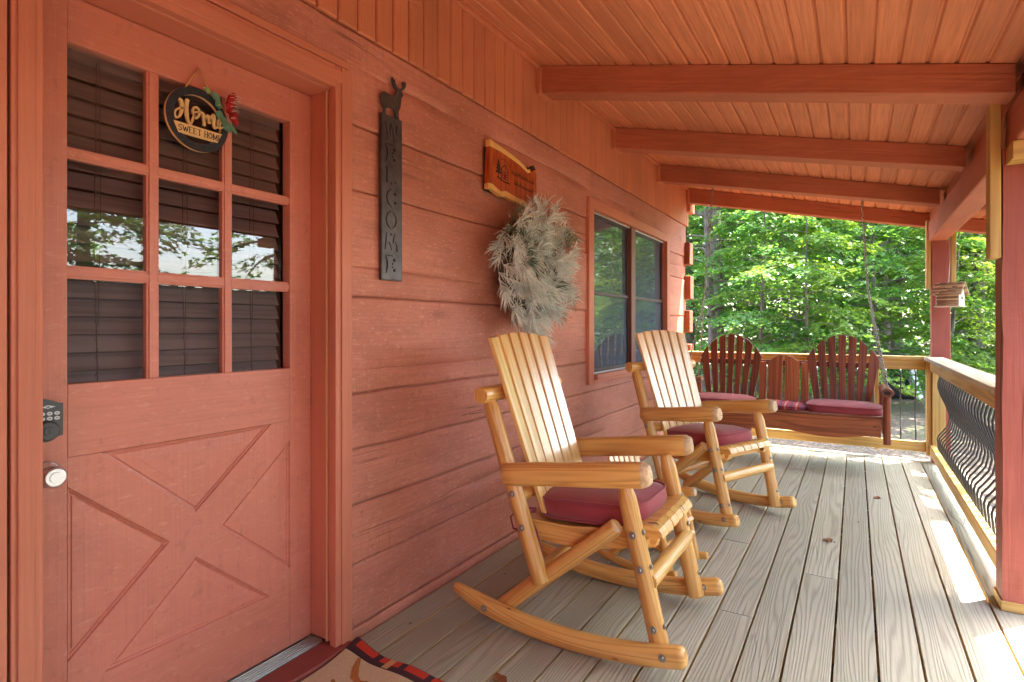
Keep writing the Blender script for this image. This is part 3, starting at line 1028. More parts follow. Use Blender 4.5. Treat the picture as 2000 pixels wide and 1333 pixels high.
for k, tri in enumerate(([(.739, .853), (1.271, .853), (1.004, .618)], [(1.348, .784), (1.348, .316), (1.082, .546)],
                         [(1.004, .477), (1.267, .246), (.751, .246)], [(.665, .778), (.665, .316), (.924, .55)])):
    mb = MB(73 + k)
    prof = [(0, -.001), (.0015, -.007), (.0055, -.008), (.0075, -.0125), (.0115, -.0135), (.0135, -.0100), (.038, -.0088), (.0425, -.0080)]
    loops = [[(XD + dx, p[0], p[1]) for p in (inset(tri, d) if d else tri)] for d, dx in prof]
    A = sum(tri[i][0] * tri[(i + 1) % 3][1] - tri[(i + 1) % 3][0] * tri[i][1] for i in range(3))
    mb.newpiece()
    b = len(mb.v)
    for lp in loops:
        mb.v.extend(Vector(p) for p in lp)
    for i in range(len(loops) - 1):
        for j in range(3):
            q = [b + i * 3 + j, b + i * 3 + (j + 1) % 3, b + i * 3 + 3 + (j + 1) % 3, b + i * 3 + 3 + j]
            if A < 0:
                q.reverse()
            mb.face(q, [(mb.v[t].y, mb.v[t].z) for t in q])
    q = [b + (len(loops) - 1) * 3 + j for j in range(3)]
    if A < 0:
        q.reverse()
    mb.face(q, [(mb.v[t].y, mb.v[t].z) for t in q])
    mb.build('door_panel', M['door'], ob_d)

# keypad deadbolt
mb = MB(80)
yc, zc = .610, .962
pl = []
W_, H_ = .036, .041
pl = [(-W_, -H_), (-.026, -H_ - .002), (-.014, -H_ - .011), (0, -H_ - .014), (.014, -H_ - .011), (.026, -H_ - .002), (W_, -H_), (W_, H_),
      (.026, H_ + .002), (.012, H_ + .009), (0, H_ + .012), (-.012, H_ + .009), (-.026, H_ + .002), (-W_, H_)]
pl = [(yc + a, zc + b) for a, b in pl]
mb.prism(pl, fx_, XD + .0005, XD + .024)
for r_ in range(2):
    for c_ in range(4):
        cy_, cz_ = yc - .024 + c_ * .0155, zc + .017 - r_ * .0125
        mb.prism([(cy_ + .0062 * math.cos(t * math.pi / 5), cz_ + .0048 * math.sin(t * math.pi / 5)) for t in range(10)], fx_, XD + .0242, XD + .0262, mi=1)
        mb.ribbon([(cy_ - .002, cz_), (cy_ + .002, cz_)], .0022, fx_, XD + .0264, XD + .0266, mi=0)
mb.prism([(yc - .012, zc + .034), (yc + .004, zc + .030), (yc + .020, zc + .034), (yc + .004, zc + .0385)], fx_, XD + .0242, XD + .0256, mi=1)
mb.prism([(yc - .001, zc + .034), (yc + .004, zc + .032), (yc + .009, zc + .034), (yc + .004, zc + .036)], fx_, XD + .0258, XD + .026, mi=0)
cc = (yc + .002, zc - .026)
mb.tube([(XD + .02, *cc), (XD + .031, *cc), (XD + .036, *cc)], [.025, .025, .021], n=24, smooth=False)
mb.tube([(XD + .036, *cc), (XD + .0385, *cc)], [.0115, .0105], n=20, smooth=False)
mb.prism([(cc[0] - .001, cc[1] - .006), (cc[0] + .001, cc[1] - .006), (cc[0] + .001, cc[1] + .006), (cc[0] - .001, cc[1] + .006)], fx_, XD + .0386, XD + .039, mi=2)
mb.build('keypad_lock', [M['lock'], M['key'], M['ink']], ob_d, bevel=.0015)
# knob
mb = MB(81)
kz, ky = .822, .617
mb.tube([(XD + a, ky, kz) for a in (0, .006, .010, .012, .022, .030, .036, .044, .054, .060, .0625)],
        [.034, .034, .030, .014, .0125, .0145, .023, .0275, .0275, .024, .021], n=32)
mb.tube([(XD + .0626, ky, kz), (XD + .0640, ky, kz)], [.0135, .0125], n=28)
mb.build('door_knob', M['chrome'], ob_d)
# blind on the inner face of the door
mb = MB(83)
z = 1.93
mb.box(XD - .075, XD - .044, .655, 1.335, 1.925, 1.975, g=1)
while z > 1.02:
    t = R(66)
    hw = .0248
    for_y = (.655, 1.335)
    dx, dz = hw * math.cos(t), hw * math.sin(t)
    xc = XD - .058
    zc = z - .03
    th = .0022
    mb.hexa([(xc - dx, for_y[0], zc + dz), (xc + dx, for_y[0], zc - dz), (xc - dx, for_y[1], zc + dz), (xc + dx, for_y[1], zc - dz),
             (xc - dx + th, for_y[0], zc + dz + th), (xc + dx + th, for_y[0], zc - dz + th), (xc - dx + th, for_y[1], zc + dz + th), (xc + dx + th, for_y[1], zc - dz + th)], 1)
    z -= .050
for yy in (.745, .985, 1.215):
    mb.tube([(XD - .034, yy, 1.93), (XD - .034, yy - .006, 1.45), (XD - .034, yy + .003, 1.03)], .0014, n=5, mi=1)
    mb.tube([(XD - .033, yy + .007, 1.93), (XD - .033, yy + .010, 1.5), (XD - .033, yy + .003, 1.2)], .0011, n=5, mi=1)
    for zz in np.arange(1.06, 1.92, .050):
        mb.tube([(XD - .0335, yy - .004, zz), (XD - .0335, yy + .006, zz + .03)], .0007, n=4, mi=1)
mb.build('window_blind', [M['blind'], M['cord']], ob_d)

# frame of the door
mb = MB(84)
mb.box(-.165, -.012, 1.4445, 1.500, .03, 2.131, g=2)            # jamb, hinge side
mb.box(-.034, -.026, 1.4350, 1.4443, .03, 2.0754, g=2, mi=2)
mb.box(-.165, -.012, .488, .5435, .03, 2.131, g=2)
mb.box(-.165, -.012, .5435, 1.4445, 2.0755, 2.131, g=1)         # head
mb.box(-.0115, .021, 1.437, 1.518, .01, 2.158, g=2)            # casings
mb.box(.0213, .027, 1.462, 1.505, .01, 2.158, g=2)
mb.box(-.0115, .021, .504, .564, .01, 2.078, g=2)
mb.box(.0213, .0265, .515, .548, .01, 2.078, g=2)
mb.box(-.0115, .0207, .504, 1.4368, 2.0785, 2.158, g=1)
mb.box(.0209, .0262, .504, 1.47, 2.100, 2.142, g=1)
mb.box(-.0115, .012, .50, 1.508, 2.168, 2.196, g=1)           # strip above the casing
mb.box(-.0125, -.004, .49, 1.52, 2.156, 2.206, g=1, mi=1)
mb.build('door_frame', [M['trim'], M['dark'], plain('weather_strip', srgb(206, 150, 104), .7)], cabin, bevel=.0035)
mb = MB(85)
mb.box(-.0115, .030, .40, .4955, -.0, 2.33, g=2)
mb.box(-.0112, .010, .4957, .5035, .0, 2.33, g=2, mi=1)
mb.build('corner_board', [M['trim'], plain('old_caulk', srgb(128, 98, 88), .9, var=.5, vscale=30)], cabin, bevel=.003)
mb = MB(86)
mb.box(-.165, -.056, .5437, 1.4443, -.02, .024, g=1)
for xx in (-.112, -.100, -.088, -.076, -.064):
    mb.box(xx - .003, xx + .003, .5437, 1.4443, .0243, .029, g=1)
mb.build('threshold', M['alu'], cabin, bevel=.0015)
mb = MB(87)
mb.box(-.0555, .052, .42, 1.5, .001, .022, g=1)
mb.build('door_sill', M['sill'], cabin, bevel=.006, seg=3)

# ------------------------------------------------------------------ the window (a part of the cabin)
mb = MB(90)
y0, y1, z0, z1 = 3.742, 5.800, .782, 2.132
a0, a1, b0, b1 = 3.832, 5.706, .862, 2.056
mb.box(-.012, .024, y0, a0, z0, z1, g=2)
mb.box(-.012, .024, a1, y1, z0, z1, g=2)
mb.box(-.012, .0238, a0, a1, b1, z1, g=1)
mb.box(-.012, .0238, a0, a1, z0, .812, g=1)
mb.box(-.12, -.0125, 3.80, 3.835, .835, 2.075, g=2)
mb.box(-.12, -.0125, 5.703, 5.74, .835, 2.075, g=2)
mb.box(-.12, -.0125, 3.835, 5.703, 2.052, 2.075, g=1)
wf = mb.build('window', M['trim'], cabin, bevel=.003)
mb = MB(92)
mb.box(-.12, .002, 4.697, 4.801, .85, b1, g=2)
mb.build('mullion', M['mullion'], wf, bevel=.003)
mb = MB(91)
mb.box(-.12, .050, a0 + .004, a1 - .004, .813, .848, g=1)
mb.build('window_sill', M['trim'], wf, bevel=.004)
for (ya, yb) in ((3.836, 4.696), (4.802, 5.702)):
    for (za, zb, xo) in ((.849, 1.462, -.022), (1.437, 2.051, -.030)):
        mb = MB(int(ya * 100 + za * 10))
        s_ = .020
        mb.box(xo - .03, xo, ya, ya + s_, za, zb, g=2)
        mb.box(xo - .03, xo, yb - s_, yb, za, zb, g=2)
        mb.box(xo - .03, xo - .0005, ya + s_, yb - s_, za, za + .03, g=1)
        mb.box(xo - .03, xo - .0005, ya + s_, yb - s_, zb - .02, zb, g=1)
        mb.build('sash', M['sash'], wf, bevel=.002)
        mb = MB(int(ya * 100 + za * 10) + 1)
        mb.box(xo - .017, xo - .012, ya + s_ - .004, yb - s_ + .004, za + .026, zb - .016, g=2)
        mb.build('glass_pane', M['wglass'], wf)
    mb = MB(int(ya * 50))
    mb.box(-.020, -.012, ya, yb, 2.044, 2.0515, g=1)
    mb.box(-.020, -.012, ya, yb, .8485, .856, g=1)
    mb.build('screen_track', M['alu'], wf)

# ------------------------------------------------------------------ railings
BAL = [(.030, .815), (.012, .765), (.0, .71), (.003, .67), (.020, .61), (.050, .54), (.074, .47), (.080, .42), (.066, .355), (.030, .300), (.004, .265), (-.003, .235), (.002, .18), (.010, .10)]


def baluster(mb, x, y, out):
    pts = [(x + out[0] * d, y + out[1] * d, z) for d, z in BAL]
    mb.tube(pts, .0062, n=7)


side = thing('porch_railing', 'railing along the porch side with bellied black balusters between two posts', 'railing', (2.25, 4.7, 0), group='porch railings')
o_ = (2.25, 4.7, 0)
T = Matrix.Translation(Vector(o_) * -1)


def rel(mb, o):
    mb.v = [Vector(v) - Vector(o) for v in mb.v]
    return mb


mb = MB(200)
mb.box(2.165, 2.305, 3.262, 6.155, .9025, .932, g=1)
rel(mb, o_).build('cap_rail', M['cap'], side, bevel=.005)
mb = MB(201)
mb.box(2.205, 2.243, 3.262, 6.121, .812, .9015, g=1)
rel(mb, o_).build('top_rail', M['treated'], side, bevel=.004)
mb = MB(202)
mb.box(2.205, 2.243, 3.262, 6.121, .075, .164, g=1)
rel(mb, o_).build('bottom_rail', M['treated'], side, bevel=.004)
mb = MB(203)
mb.box(2.225, 2.315, 6.122, 6.158, .06, .9015, g=2)
rel(mb, o_).build('end_board', M['treated'], side, bevel=.003)
for k in range(27):
    mb = MB(204)
    baluster(mb, 2.252, 3.36 + k * .1025, (1, 0))
    rel(mb, o_).build('baluster', M['iron'], side)

back = thing('porch_railing', 'railing across the far porch end behind the hanging swing', 'railing', (1.1, 6.22, 0), group='porch railings')
o_ = (1.1, 6.22, 0)
mb = MB(210)
mb.box(.07, 2.221, 6.165, 6.295, .9025, .932, g=0)
rel(mb, o_).build('cap_rail', M['treated'], back, bevel=.005)
mb = MB(211)
mb.box(.07, 2.184, 6.21, 6.248, .812, .9015, g=0)
rel(mb, o_).build('top_rail', M['treated'], back, bevel=.004)
mb = MB(212)
mb.box(.07, 2.184, 6.21, 6.248, .080, .170, g=0)
rel(mb, o_).build('bottom_rail', M['treated'], back, bevel=.004)
for (xa, xb, yy) in ((2.186, 2.221, 6.165), (1.80, 1.835, 6.250), (.035, .069, 6.2)):
    mb = MB(213 + int(xa * 10))
    mb.box(xa, xb, yy, yy + .09, .06, .9015, g=2)
    rel(mb, o_).build('end_board', M['treated'], back, bevel=.003)
for k in range(18):
    mb = MB(216)
    baluster(mb, 2.115 - k * .1125, 6.258, (0, 1))
    rel(mb, o_).build('baluster', M['iron'], back)


# ------------------------------------------------------------------ log rocking chairs
def lathe_log(mb, a, b, r0, r1, tip0=0.0, tip1=0.0, n=14, wob=.06, bow=0.0):
    a, b = Vector(a), Vector(b)
    L = (b - a).length
    d = (b - a) / L
    ts = [0.0]
    rs = [r0 * (1 - .06)]
    m = 9
    if tip0:
        ts += [tip0 / L * .15, tip0 / L]
        rs = [r0 * .66, r0 * .70, r0 * .99]
    else:
        ts += [.006 / L]
        rs += [r0]
    for i in range(1, m):
        t = i / m
        if t > ts[-1] + .02 and t < 1 - max(tip1, .006) / L - .02:
            ts.append(t)
            rs.append(r0 + (r1 - r0) * t)
    if tip1:
        ts += [1 - tip1 / L, 1 - tip1 / L * .15, 1]
        rs += [r1 * .99, r1 * .70, r1 * .66]
    else:
        ts += [1 - .006 / L, 1]
        rs += [r1, r1 * .94]
    s_ = mb.rng.uniform(-1, 1)
    side_ = d.cross(Vector((.31, .2, .93))).normalized()
    pts = [a + d * (t * L) + side_ * (bow * s_ * math.sin(math.pi * t)) for t in ts]
    mb.tube(pts, rs, n=n, wob=wob)


def bolt(parent, p, nrm, r=.011):
    mb = MB(int(abs(p[0] * 1000 + p[2] * 77)))
    p, nrm = Vector(p), Vector(nrm)
    mb.tube([p - nrm * .006, p + nrm * .002], r * 1.25, n=14, smooth=False)
    mb.tube([p + nrm * .0021, p + nrm * .005, p + nrm * .0065], [r * .8, r * .72, r * .4], n=10)
    mb.build('bolt', M['bolt'], parent)


def make_rocker(label, cat='rocking chair', group=None, child=False):
    root = thing('log_rocking_chair', label, cat, group=group)
    P, PE = M['pine'], M['pine_end']
    mats = [P, PE]
    Rr = 1.75
    hs = []
    for s in (-1, 1):
        # runner
        mb = MB(300 + s + child * 50)
        xs_ = np.linspace(-.485, .445, 19)
        pts, rad = [], []
        for x in xs_:
            h = .036
            if x < -.30:
                h = .036 - .016 * ((-.30 - x) / .185) ** 1.3
            pts.append((x, s * .30, x * x / (2 * Rr) + .036 + (.036 - h) * .3))
            rad.append(h)
        pts = [(pts[0][0] - .004, pts[0][1], pts[0][2])] + pts + [(.458, s * .30, pts[-1][2] + .002), (.468, s * .30, pts[-1][2] + .004)]
        rad = [rad[0] * .7] + rad + [.034, .024]
        mb.tube(pts, rad, n=16, up=(0, 1, 0), flat=.80, sq=2.8, wob=.05)
        rn = mb.build('runner', P, root)
        if not child:
            bolt(rn, (.395, s * .3287, .088), (0, s, 0))
            bolt(rn, (-.325, s * .3287, .068), (0, s, 0))
            bolt(rn, (.395, s * .2713, .088), (0, -s, 0))
        # front leg
        mb = MB(310 + s + child * 50)
        lathe_log(mb, (.372, s * .250, .055), (.238, s * .262, .640), .034, .033, tip1=.05, bow=.004)
        lg = mb.build('front_leg', P, root)
        d = Vector((.372 - .238, 0, .055 - .64)).normalized()
        for t in ((.30, .50, .84) if not child else ()):
            c_ = Vector((.238, s * .262, .64)) + Vector((.134, -s * .012, -.585)) * t
            bolt(lg, c_ + Vector((0, s * .033, 0)), (0, s, 0))
            bolt(lg, c_ + Vector((.031, 0, .008)), (.97, 0, .2), .009)
        # rear post
        mb = MB(320 + s + child * 50)
        top = (-.338, s * .268, .90)
        lathe_log(mb, (-.092, s * .275, .205), top, .034, .033, tip1=.04, bow=.004)
        rp = mb.build('rear_post', P, root)
        for t in ((.30, .48) if not child else ()):
            c_ = Vector((-.092, s * .275, .205)).lerp(Vector(top), t)
            bolt(rp, c_ + Vector((0, s * .033, 0)), (0, s, 0))
        # brace
        mb = MB(330 + s + child * 50)
        lathe_log(mb, (-.315, s * .244, .030), (.205, s * .244, .470), .034, .031, bow=.003)
        br = mb.build('brace', P, root)
        if not child:
            bolt(br, (-.10, -s * -.0 + s * .211, .215), (0, -s, 0), .009)
        # arm
        mb = MB(340 + s + child * 50)
        a, b = Vector((-.245, s * .292, .612)), Vector((.345, s * .292, .686))
        d = (b - a).normalized()
        L = (b - a).length
        up = Vector((0, 1, 0))
        ts = [0, .006, .1, .25, .4, .55, .7, .85, L / L - .045, 1 - .012, 1]
        rr = [.040, .043, .044, .045, .044, .045, .046, .045, .044, .036, .028]
        mb.tube([a + d * (L * t) + Vector((0, 0, -.003 if t > .97 else 0)) for t in ts], rr, n=18, up=(0, 1, 0), flat=.80, sq=3.0, wob=.05)
        for k in range(len(mb.mi)):
            if k >= (len(ts) - 3) * 18 and k != (len(ts) - 1) * 18:
                mb.mi[k] = 1
        mb.build('arm', mats, root)
    # cross bars of the back
    mb = MB(350 + child)
    lathe_log(mb, (-.338, -.335, .922), (-.338, .345, .922), .034, .032, bow=.003)
    for k in range(len(mb.mi)):
        pass
    mb.build('back_bar', P, root)
    mb = MB(351 + child)
    lathe_log(mb, (-.200, -.262, .520), (-.200, .262, .520), .027, .027)
    mb.build('back_bar', P, root)
    # back slats
    zt0 = 1.158 if not child else 1.02
    for k in range(6):
        t = (k - 2.5) / 2.5
        mb = MB(360 + k + child * 10)
        ztop = zt0 + .016 * (1 - t * t)
        zb_ = .455
        xb = lambda z: -.142 + (-.222) * (z - .50) / .66 + .010 * t * t
        yb, yt_ = t * .183, t * .219
        w_ = .0335
        Pts = []
        zk = (ztop - .012 * (t if t > 0 else 0) * 1, ztop - .012 * (-t if t < 0 else 0))
        for dz_, xo in ((0, 0), (1, 0)):
            pass
        P8 = []
        yaw_ = -t * .12
        for kk, (z_, yc_) in enumerate(((zb_, yb), (ztop, yt_))):
            for jj in (-1, 1):
                for ii in (0, 1):
                    yy = yc_ + jj * w_
                    xx = xb(z_) - .010 + ii * .020 + yaw_ * jj * w_ * (-1)
                    zz = z_ - (.006 * abs(t) if (kk and jj * t > 0) else 0)
                    P8.append((xx, yy, zz))
        mb.hexa(P8, 2)
        sl_ = mb.build('back_slat', M['slat'], root, bevel=.003)
    # seat rails and slats
    prof = [(-.20, .405), (-.12, .400), (0, .402), (.12, .418), (.22, .440), (.29, .458), (.33, .462), (.352, .452)]
    for s in (-1, 1):
        mb = MB(370 + s + child * 3)
        mb.prism(prof + [(.335, .405), (.22, .378), (.05, .340), (-.10, .338), (-.20, .350)], lambda a, b, t: (a, t, b), s * .165, s * .205, g=(1, 0))
        mb.build('seat_rail', M['pine'], root, bevel=.003)
    up_ = [(-.215, .428)] + [(p[0], p[1] + .0225) for p in prof[1:]] + [(.362, .462), (.368, .445)]
    lo_ = [(.352, .441), (.345, .4525)] + [(p[0], p[1] + .0015) for p in reversed(prof[:-1])]
    for k in range(6):
        yc_ = (k - 2.5) * .0725
        mb = MB(380 + k + child * 10)
        mb.prism([(p[0] - .002 * (k % 2), p[1]) for p in up_ + lo_], lambda a, b, t: (a, t, b), yc_ - .0342, yc_ + .0342, g=(1, 0))
        mb.build('seat_slat', M['pine'], root, bevel=.003, angle=60)
    mb = MB(379 + child)
    mb.box(.275, .315, -.2345, .2345, .405, .437, g=1)
    mb.build('seat_rail', M['pine'], root, bevel=.004)
    # stretchers
    mb = MB(390 + child)
    lathe_log(mb, (.328, -.262, .302), (.328, .262, .302), .031, .029, bow=.004)
    mb.build('stretcher', P, root)
    mb = MB(391 + child)
    lathe_log(mb, (-.12, -.25, .235), (-.12, .25, .235), .026, .026, bow=.003)
    mb.build('stretcher', P, root)
    if child:
        for s in (-1, 1):
            mb = MB(395 + s)
            lathe_log(mb, (.345, s * .25, .20), (.10, s * .25, .42), .018, .018)
            mb.build('brace', P, root)
    return root


ch1 = make_rocker('larger log rocking chair with a burgundy cushion, nearest to the door', group='log rocking chairs')
ch2 = copy_tree(ch1)
ch1.location = (.700, 2.21, 0)
ch2.location = (.775, 3.87, 0)
ch2.rotation_euler = (0, 0, R(-24))
ch2['label'] = 'log rocking chair under the window, turned toward the deck edge'
kid = make_rocker('small child sized log rocking chair half hidden between the two big ones', group='log rocking chairs', child=True)
kid.location = (.745, 2.84, 0)
kid.rotation_euler = (0, 0, R(-14))
kid.scale = (.52, .52, .52)


def cushion(name, lx, ly, h, mats, corner=.10, crown=.02, seed=0, label=None, group=None, ties=True, n_=26, taper=0.0):
    """box cushion with rounded corners, crowned top and piping along both seams"""
    root = thing(name, label, 'cushion', group=group)

    def outline(inset_):
        pts = []
        a, b = lx / 2 - inset_, ly / 2 - inset_
        c_ = max(.01, corner - inset_)
        for q, (sx, sy) in enumerate(((1, 1), (-1, 1), (-1, -1), (1, -1))):
            for i in range(8):
                th = math.pi / 2 * (q + i / 8)
                pts.append((sx * (a - c_) + c_ * math.cos(th), sy * (b - c_) * (1) + c_ * math.sin(th)))
        return pts
    mb = MB(seed)
    rings = []
    zs = [(.12, -.0), (.05, .0), (.012, .002), (.0, .010), (-.006, .03), (-.007, h / 2), (-.006, h - .03), (0, h - .010), (.010, h - .002), (.04, h + crown * .45), (.10, h + crown), (.17, h + crown * 1.15)]
    ncol = 32
    P, UV = [], []
    for ins, z in zs:
        o = outline(ins)
        P.append([(p[0], p[1], z + .011 * mn.noise(Vector((p[0] * 8, p[1] * 8, seed + z * 5))) + .004 * mn.noise(Vector((p[0] * 23, p[1] * 23, seed + z * 9)))) for p in o + [o[0]]])
        UV.append([(i * .05, z) for i in range(ncol + 1)])
    mb.grid(P, UV, flip=True)
    b = len(mb.v)
    last = P[-1][:-1]
    mb.v.extend(Vector(p) for p in last)
    mb.face([b + i for i in range(len(last))], [(p[0], p[1]) for p in last], 0, True)
    first = P[0][:-1]
    b = len(mb.v)
    mb.v.extend(Vector(p) for p in first)
    mb.face([b + i for i in reversed(range(len(first)))], [(p[0], p[1]) for p in reversed(first)], 0, False)
    mb.build('cushion_body', mats, root)
    mb = MB(seed + 1)
    for z in (.006, h - .006):
        o = outline(-.002)
        pts = [(p[0], p[1], z + .003 * mn.noise(Vector((p[0] * 9, p[1] * 9, seed + z * 6)))) for p in o]
        mb.tube(pts + [pts[0]], .0045, n=6, cap=False, up=(0, 0, 1))
    mb.build('piping', mats, root)
    if ties:
        mb = MB(seed + 2)
        for s in (-1, 1):
            x0, y0 = -lx / 2 + .02, s * (ly / 2 - .015)
            for k, (dx, dy, dz) in enumerate(((-.02, .035, -.20), (.035, .025, -.17))):
                pts = [(x0, y0, .02), (x0 - .03, y0 + s * .02, .015), (x0 - .01 + dx * .4, y0 + s * dy * .7, -.05), (x0 + dx * .8, y0 + s * dy, -.12), (x0 + dx, y0 + s * dy * 1.1, dz)]
                mb.tube(pts, .009, n=6, flat=.25, up=(1, 0, 0))
            pts = [(x0, y0, .03), (x0 - .06, y0 + s * .03, .035), (x0 - .095, y0 + s * .045, -.0), (x0 - .085, y0 + s * .045, -.045), (x0 - .04, y0 + s * .03, -.06)]
            mb.tube(pts, .006, n=6, flat=.4, up=(1, 0, 0))
        mb.build('tie', mats, root)
    return root


cu = cushion('seat_cushion', .46, .43, .085, M['cushion'], corner=.13, seed=400, label='burgundy box cushion on the rocking chair nearest the door', group='burgundy seat cushions')
cu.location = (.700 + .055, 2.21, .445)
cu.rotation_euler = (0, R(-3.5), 0)
cu2 = copy_tree(cu)
cu2['label'] = 'burgundy box cushion on the rocking chair under the window'
cv = Matrix.Rotation(R(-24), 3, 'Z') @ Vector((.055, 0, 0))
cu2.location = (.775 + cv.x, 3.87 + cv.y, .445)
cu2.rotation_euler = (0, R(-3.5), R(-24))

# ------------------------------------------------------------------ the hanging swing
so = Vector((1.055, 5.78, 0))
swing = thing('porch_swing', 'dark cedar porch swing with two fan backs, hung on chains', 'porch swing', so)
CD, CW = M['cedar'], M['cedar2']
mb = MB(420)
bot = []
for i in range(41):
    x = -.80 + 1.575 * i / 40
    bot.append((x, .262 + .030 * math.cos(x * 2 * math.pi / .80 + .2) * (0.6 if abs(x) < .75 else .2) + .005))
mb.prism(bot + [(.775, .43), (-.80, .43)], lambda a, b, t: (a, t, b), -.20, -.178, g=(1, 0))
mb.build('apron', CW, swing, bevel=.003)
mb = MB(421)
mb.tube([(-.80, -.185, .442), (.78, -.185, .442)], .022, n=12, flat=.7)
mb.build('seat_slat', CD, swing)
for k in range(5):
    mb = MB(422 + k)
    mb.box(-.79, .775, -.155 + k * .075, -.09 + k * .075, .418 - k * .004, .438 - k * .004, g=0)
    mb.build('seat_slat', CD, swing, bevel=.003)
for x in (-.75, 0, .74):
    mb = MB(430)
    mb.box(x - .02, x + .02, -.177, .24, .32, .412, g=1)
    mb.build('seat_rail', CD, swing, bevel=.003)


def ypl(z):
    return .20 + (z - .42) * .17


for fc in (-.488, .488):
    for k in range(7):
        t = (k - 3) / 3
        mb = MB(440 + k + int(fc * 10))
        ztop = 1.122 - .165 * abs(t) ** 2.1
        zb_ = .40
        xb, xt = fc + t * .185, fc + t * .258
        wb, wt = .0225, .0325
        tilt = t * .20
        top = []
        for j in range(7):
            q = -1 + j / 3
            tt = t + q * .145
            top.append((xt + q * wt, 1.122 - .165 * min(1.2, abs(tt)) ** 2.1 - (.0)))
        poly = [(xb - wb, zb_), (xb + wb, zb_)] + [(p[0], p[1]) for p in reversed(top)]
        mb.prism(poly, lambda a, b, tq: (a, ypl(b) + tq, b), 0, .02, g=(0, 1))
        mb.build('back_slat', CD, swing, bevel=.003)
for (xc, w_, zt_, sl_) in ((-.073, .064, .925, 1), (.073, .064, .925, -1), (-.185, .034, .855, 0), (.185, .034, .855, 0)):
    mb = MB(460 + int(xc * 100))
    poly = [(xc - w_ * .94, .40), (xc + w_ * .94, .40)]
    top = []
    for j in range(7):
        q = -1 + j / 3
        x = xc + q * w_
        zz = zt_ - (.075 * (abs(x) / .137) ** 2 if w_ > .05 else 0)
        top.append((x, zz))
    poly += list(reversed(top))
    mb.prism(poly, lambda a, b, tq: (a, ypl(b) + tq + .004, b), 0, .02, g=(0, 1))
    mb.build('back_slat', CW, swing, bevel=.003)
for z_ in (.47, .845):
    mb = MB(470)
    mb.bar((-.79, ypl(z_) + .046, z_), (.775, ypl(z_) + .046, z_), .035, .05)
    mb.build('back_rail', CD, swing, bevel=.004)
for s in (-1, 1):
    mb = MB(474 + s)
    lathe_log(mb, (s * .815, -.235, .232), (s * .815, -.225, .640), .029, .027, wob=.08)
    mb.build('arm_post', CD, swing)
    mb = MB(476 + s)
    lathe_log(mb, (s * .80, .27, .28), (s * .80, .30, .66), .028, .027, wob=.08)
    mb.build('arm_post', CD, swing)
    mb = MB(478 + s)
    a, b = Vector((s * .815, -.30, .660)), Vector((s * .81, .36, .650))
    mb.tube([a, a + Vector((0, .006, 0)), a.lerp(b, .3), a.lerp(b, .6), b], [.040, .046, .045, .044, .042], n=16, up=(0, 0, 1), flat=.8, wob=.1)
    mb.build('arm', CD, swing)
    mb = MB(480 + s)
    mb.tube([(s * .815, -.3005, .660), (s * .815, -.302, .660)], [.026, .024], n=12, flat=.7, up=(0, 0, 1))
    mb.build('arm_end', plain('dark_end_grain', rgb(.02, .012, .01), .7), swing)
    # lower side brace
    mb = MB(482 + s)
    lathe_log(mb, (s * .815, -.22, .30), (s * .80, .29, .30), .024, .024)
    mb.build('side_rail', CD, swing)


def chain(parent, a, b, name='chain', r=.0032, L=.030):
    a, b = Vector(a), Vector(b)
    d = (b - a)
    n_ = int(d.length / (L * .74))
    d.normalize()
    p = d.cross(Vector((0, 1, 0))).normalized()
    q = d.cross(p).normalized()
    mb = MB(int(a.x * 100))
    for i in range(n_):
        c_ = a + d * ((i + .5) * L * .74)
        sa = p if i % 2 == 0 else q
        sa = (sa + (q if i % 2 == 0 else p) * .25).normalized()
        pts = []
        for k in range(10):
            th = 2 * math.pi * k / 10
            pts.append(c_ + d * (math.cos(th) * L * .5) + sa * (math.sin(th) * L * .30))
        mb.tube(pts + [pts[0]], r, n=5, cap=False, up=d.cross(sa))
    return mb.build(name, M['chain'], parent)


for (hx, hy, hz, jx, jy, jz, s) in ((1.70 - 1.055, .24, ceil_z(1.70) - .03, 1.745 - 1.055, .16, 1.52, 1), (.40 - 1.055, .24, ceil_z(.40) - .03, .335 - 1.055, .16, 1.52, -1)):
    mb = MB(490)
    mb.tube([(hx, hy, hz + .05), (hx, hy, hz), (hx + .012, hy, hz - .012), (hx, hy, hz - .024), (hx - .012, hy, hz - .012)], .004, n=6)
    mb.build('ceiling_hook', M['chain'], swing)
    chain(swing, (hx, hy, hz - .015), (jx, jy, jz))
    chain(swing, (jx, jy, jz), (s * .822, -.20, .69))
    chain(swing, (jx, jy, jz), (s * .812, .30, .69))

c1 = cushion('seat_cushion', .575, .40, .075, M['cushion'], corner=.12, crown=.022, seed=410, label='burgundy cushion on the right end of the porch swing', group='burgundy seat cushions', ties=False)
c1.location = (1.562, 5.785, .442)
c2 = copy_tree(c1)
c2['label'] = 'burgundy cushion on the left end of the porch swing, by the wall'
c2.location = (.545, 5.785, .442)
c3 = cushion('seat_cushion', .44, .38, .045, M['plaid'], corner=.06, crown=.018, seed=414, label='red and purple plaid pad in the middle of the swing', ties=False)
c3.location = (1.052, 5.785, .442)

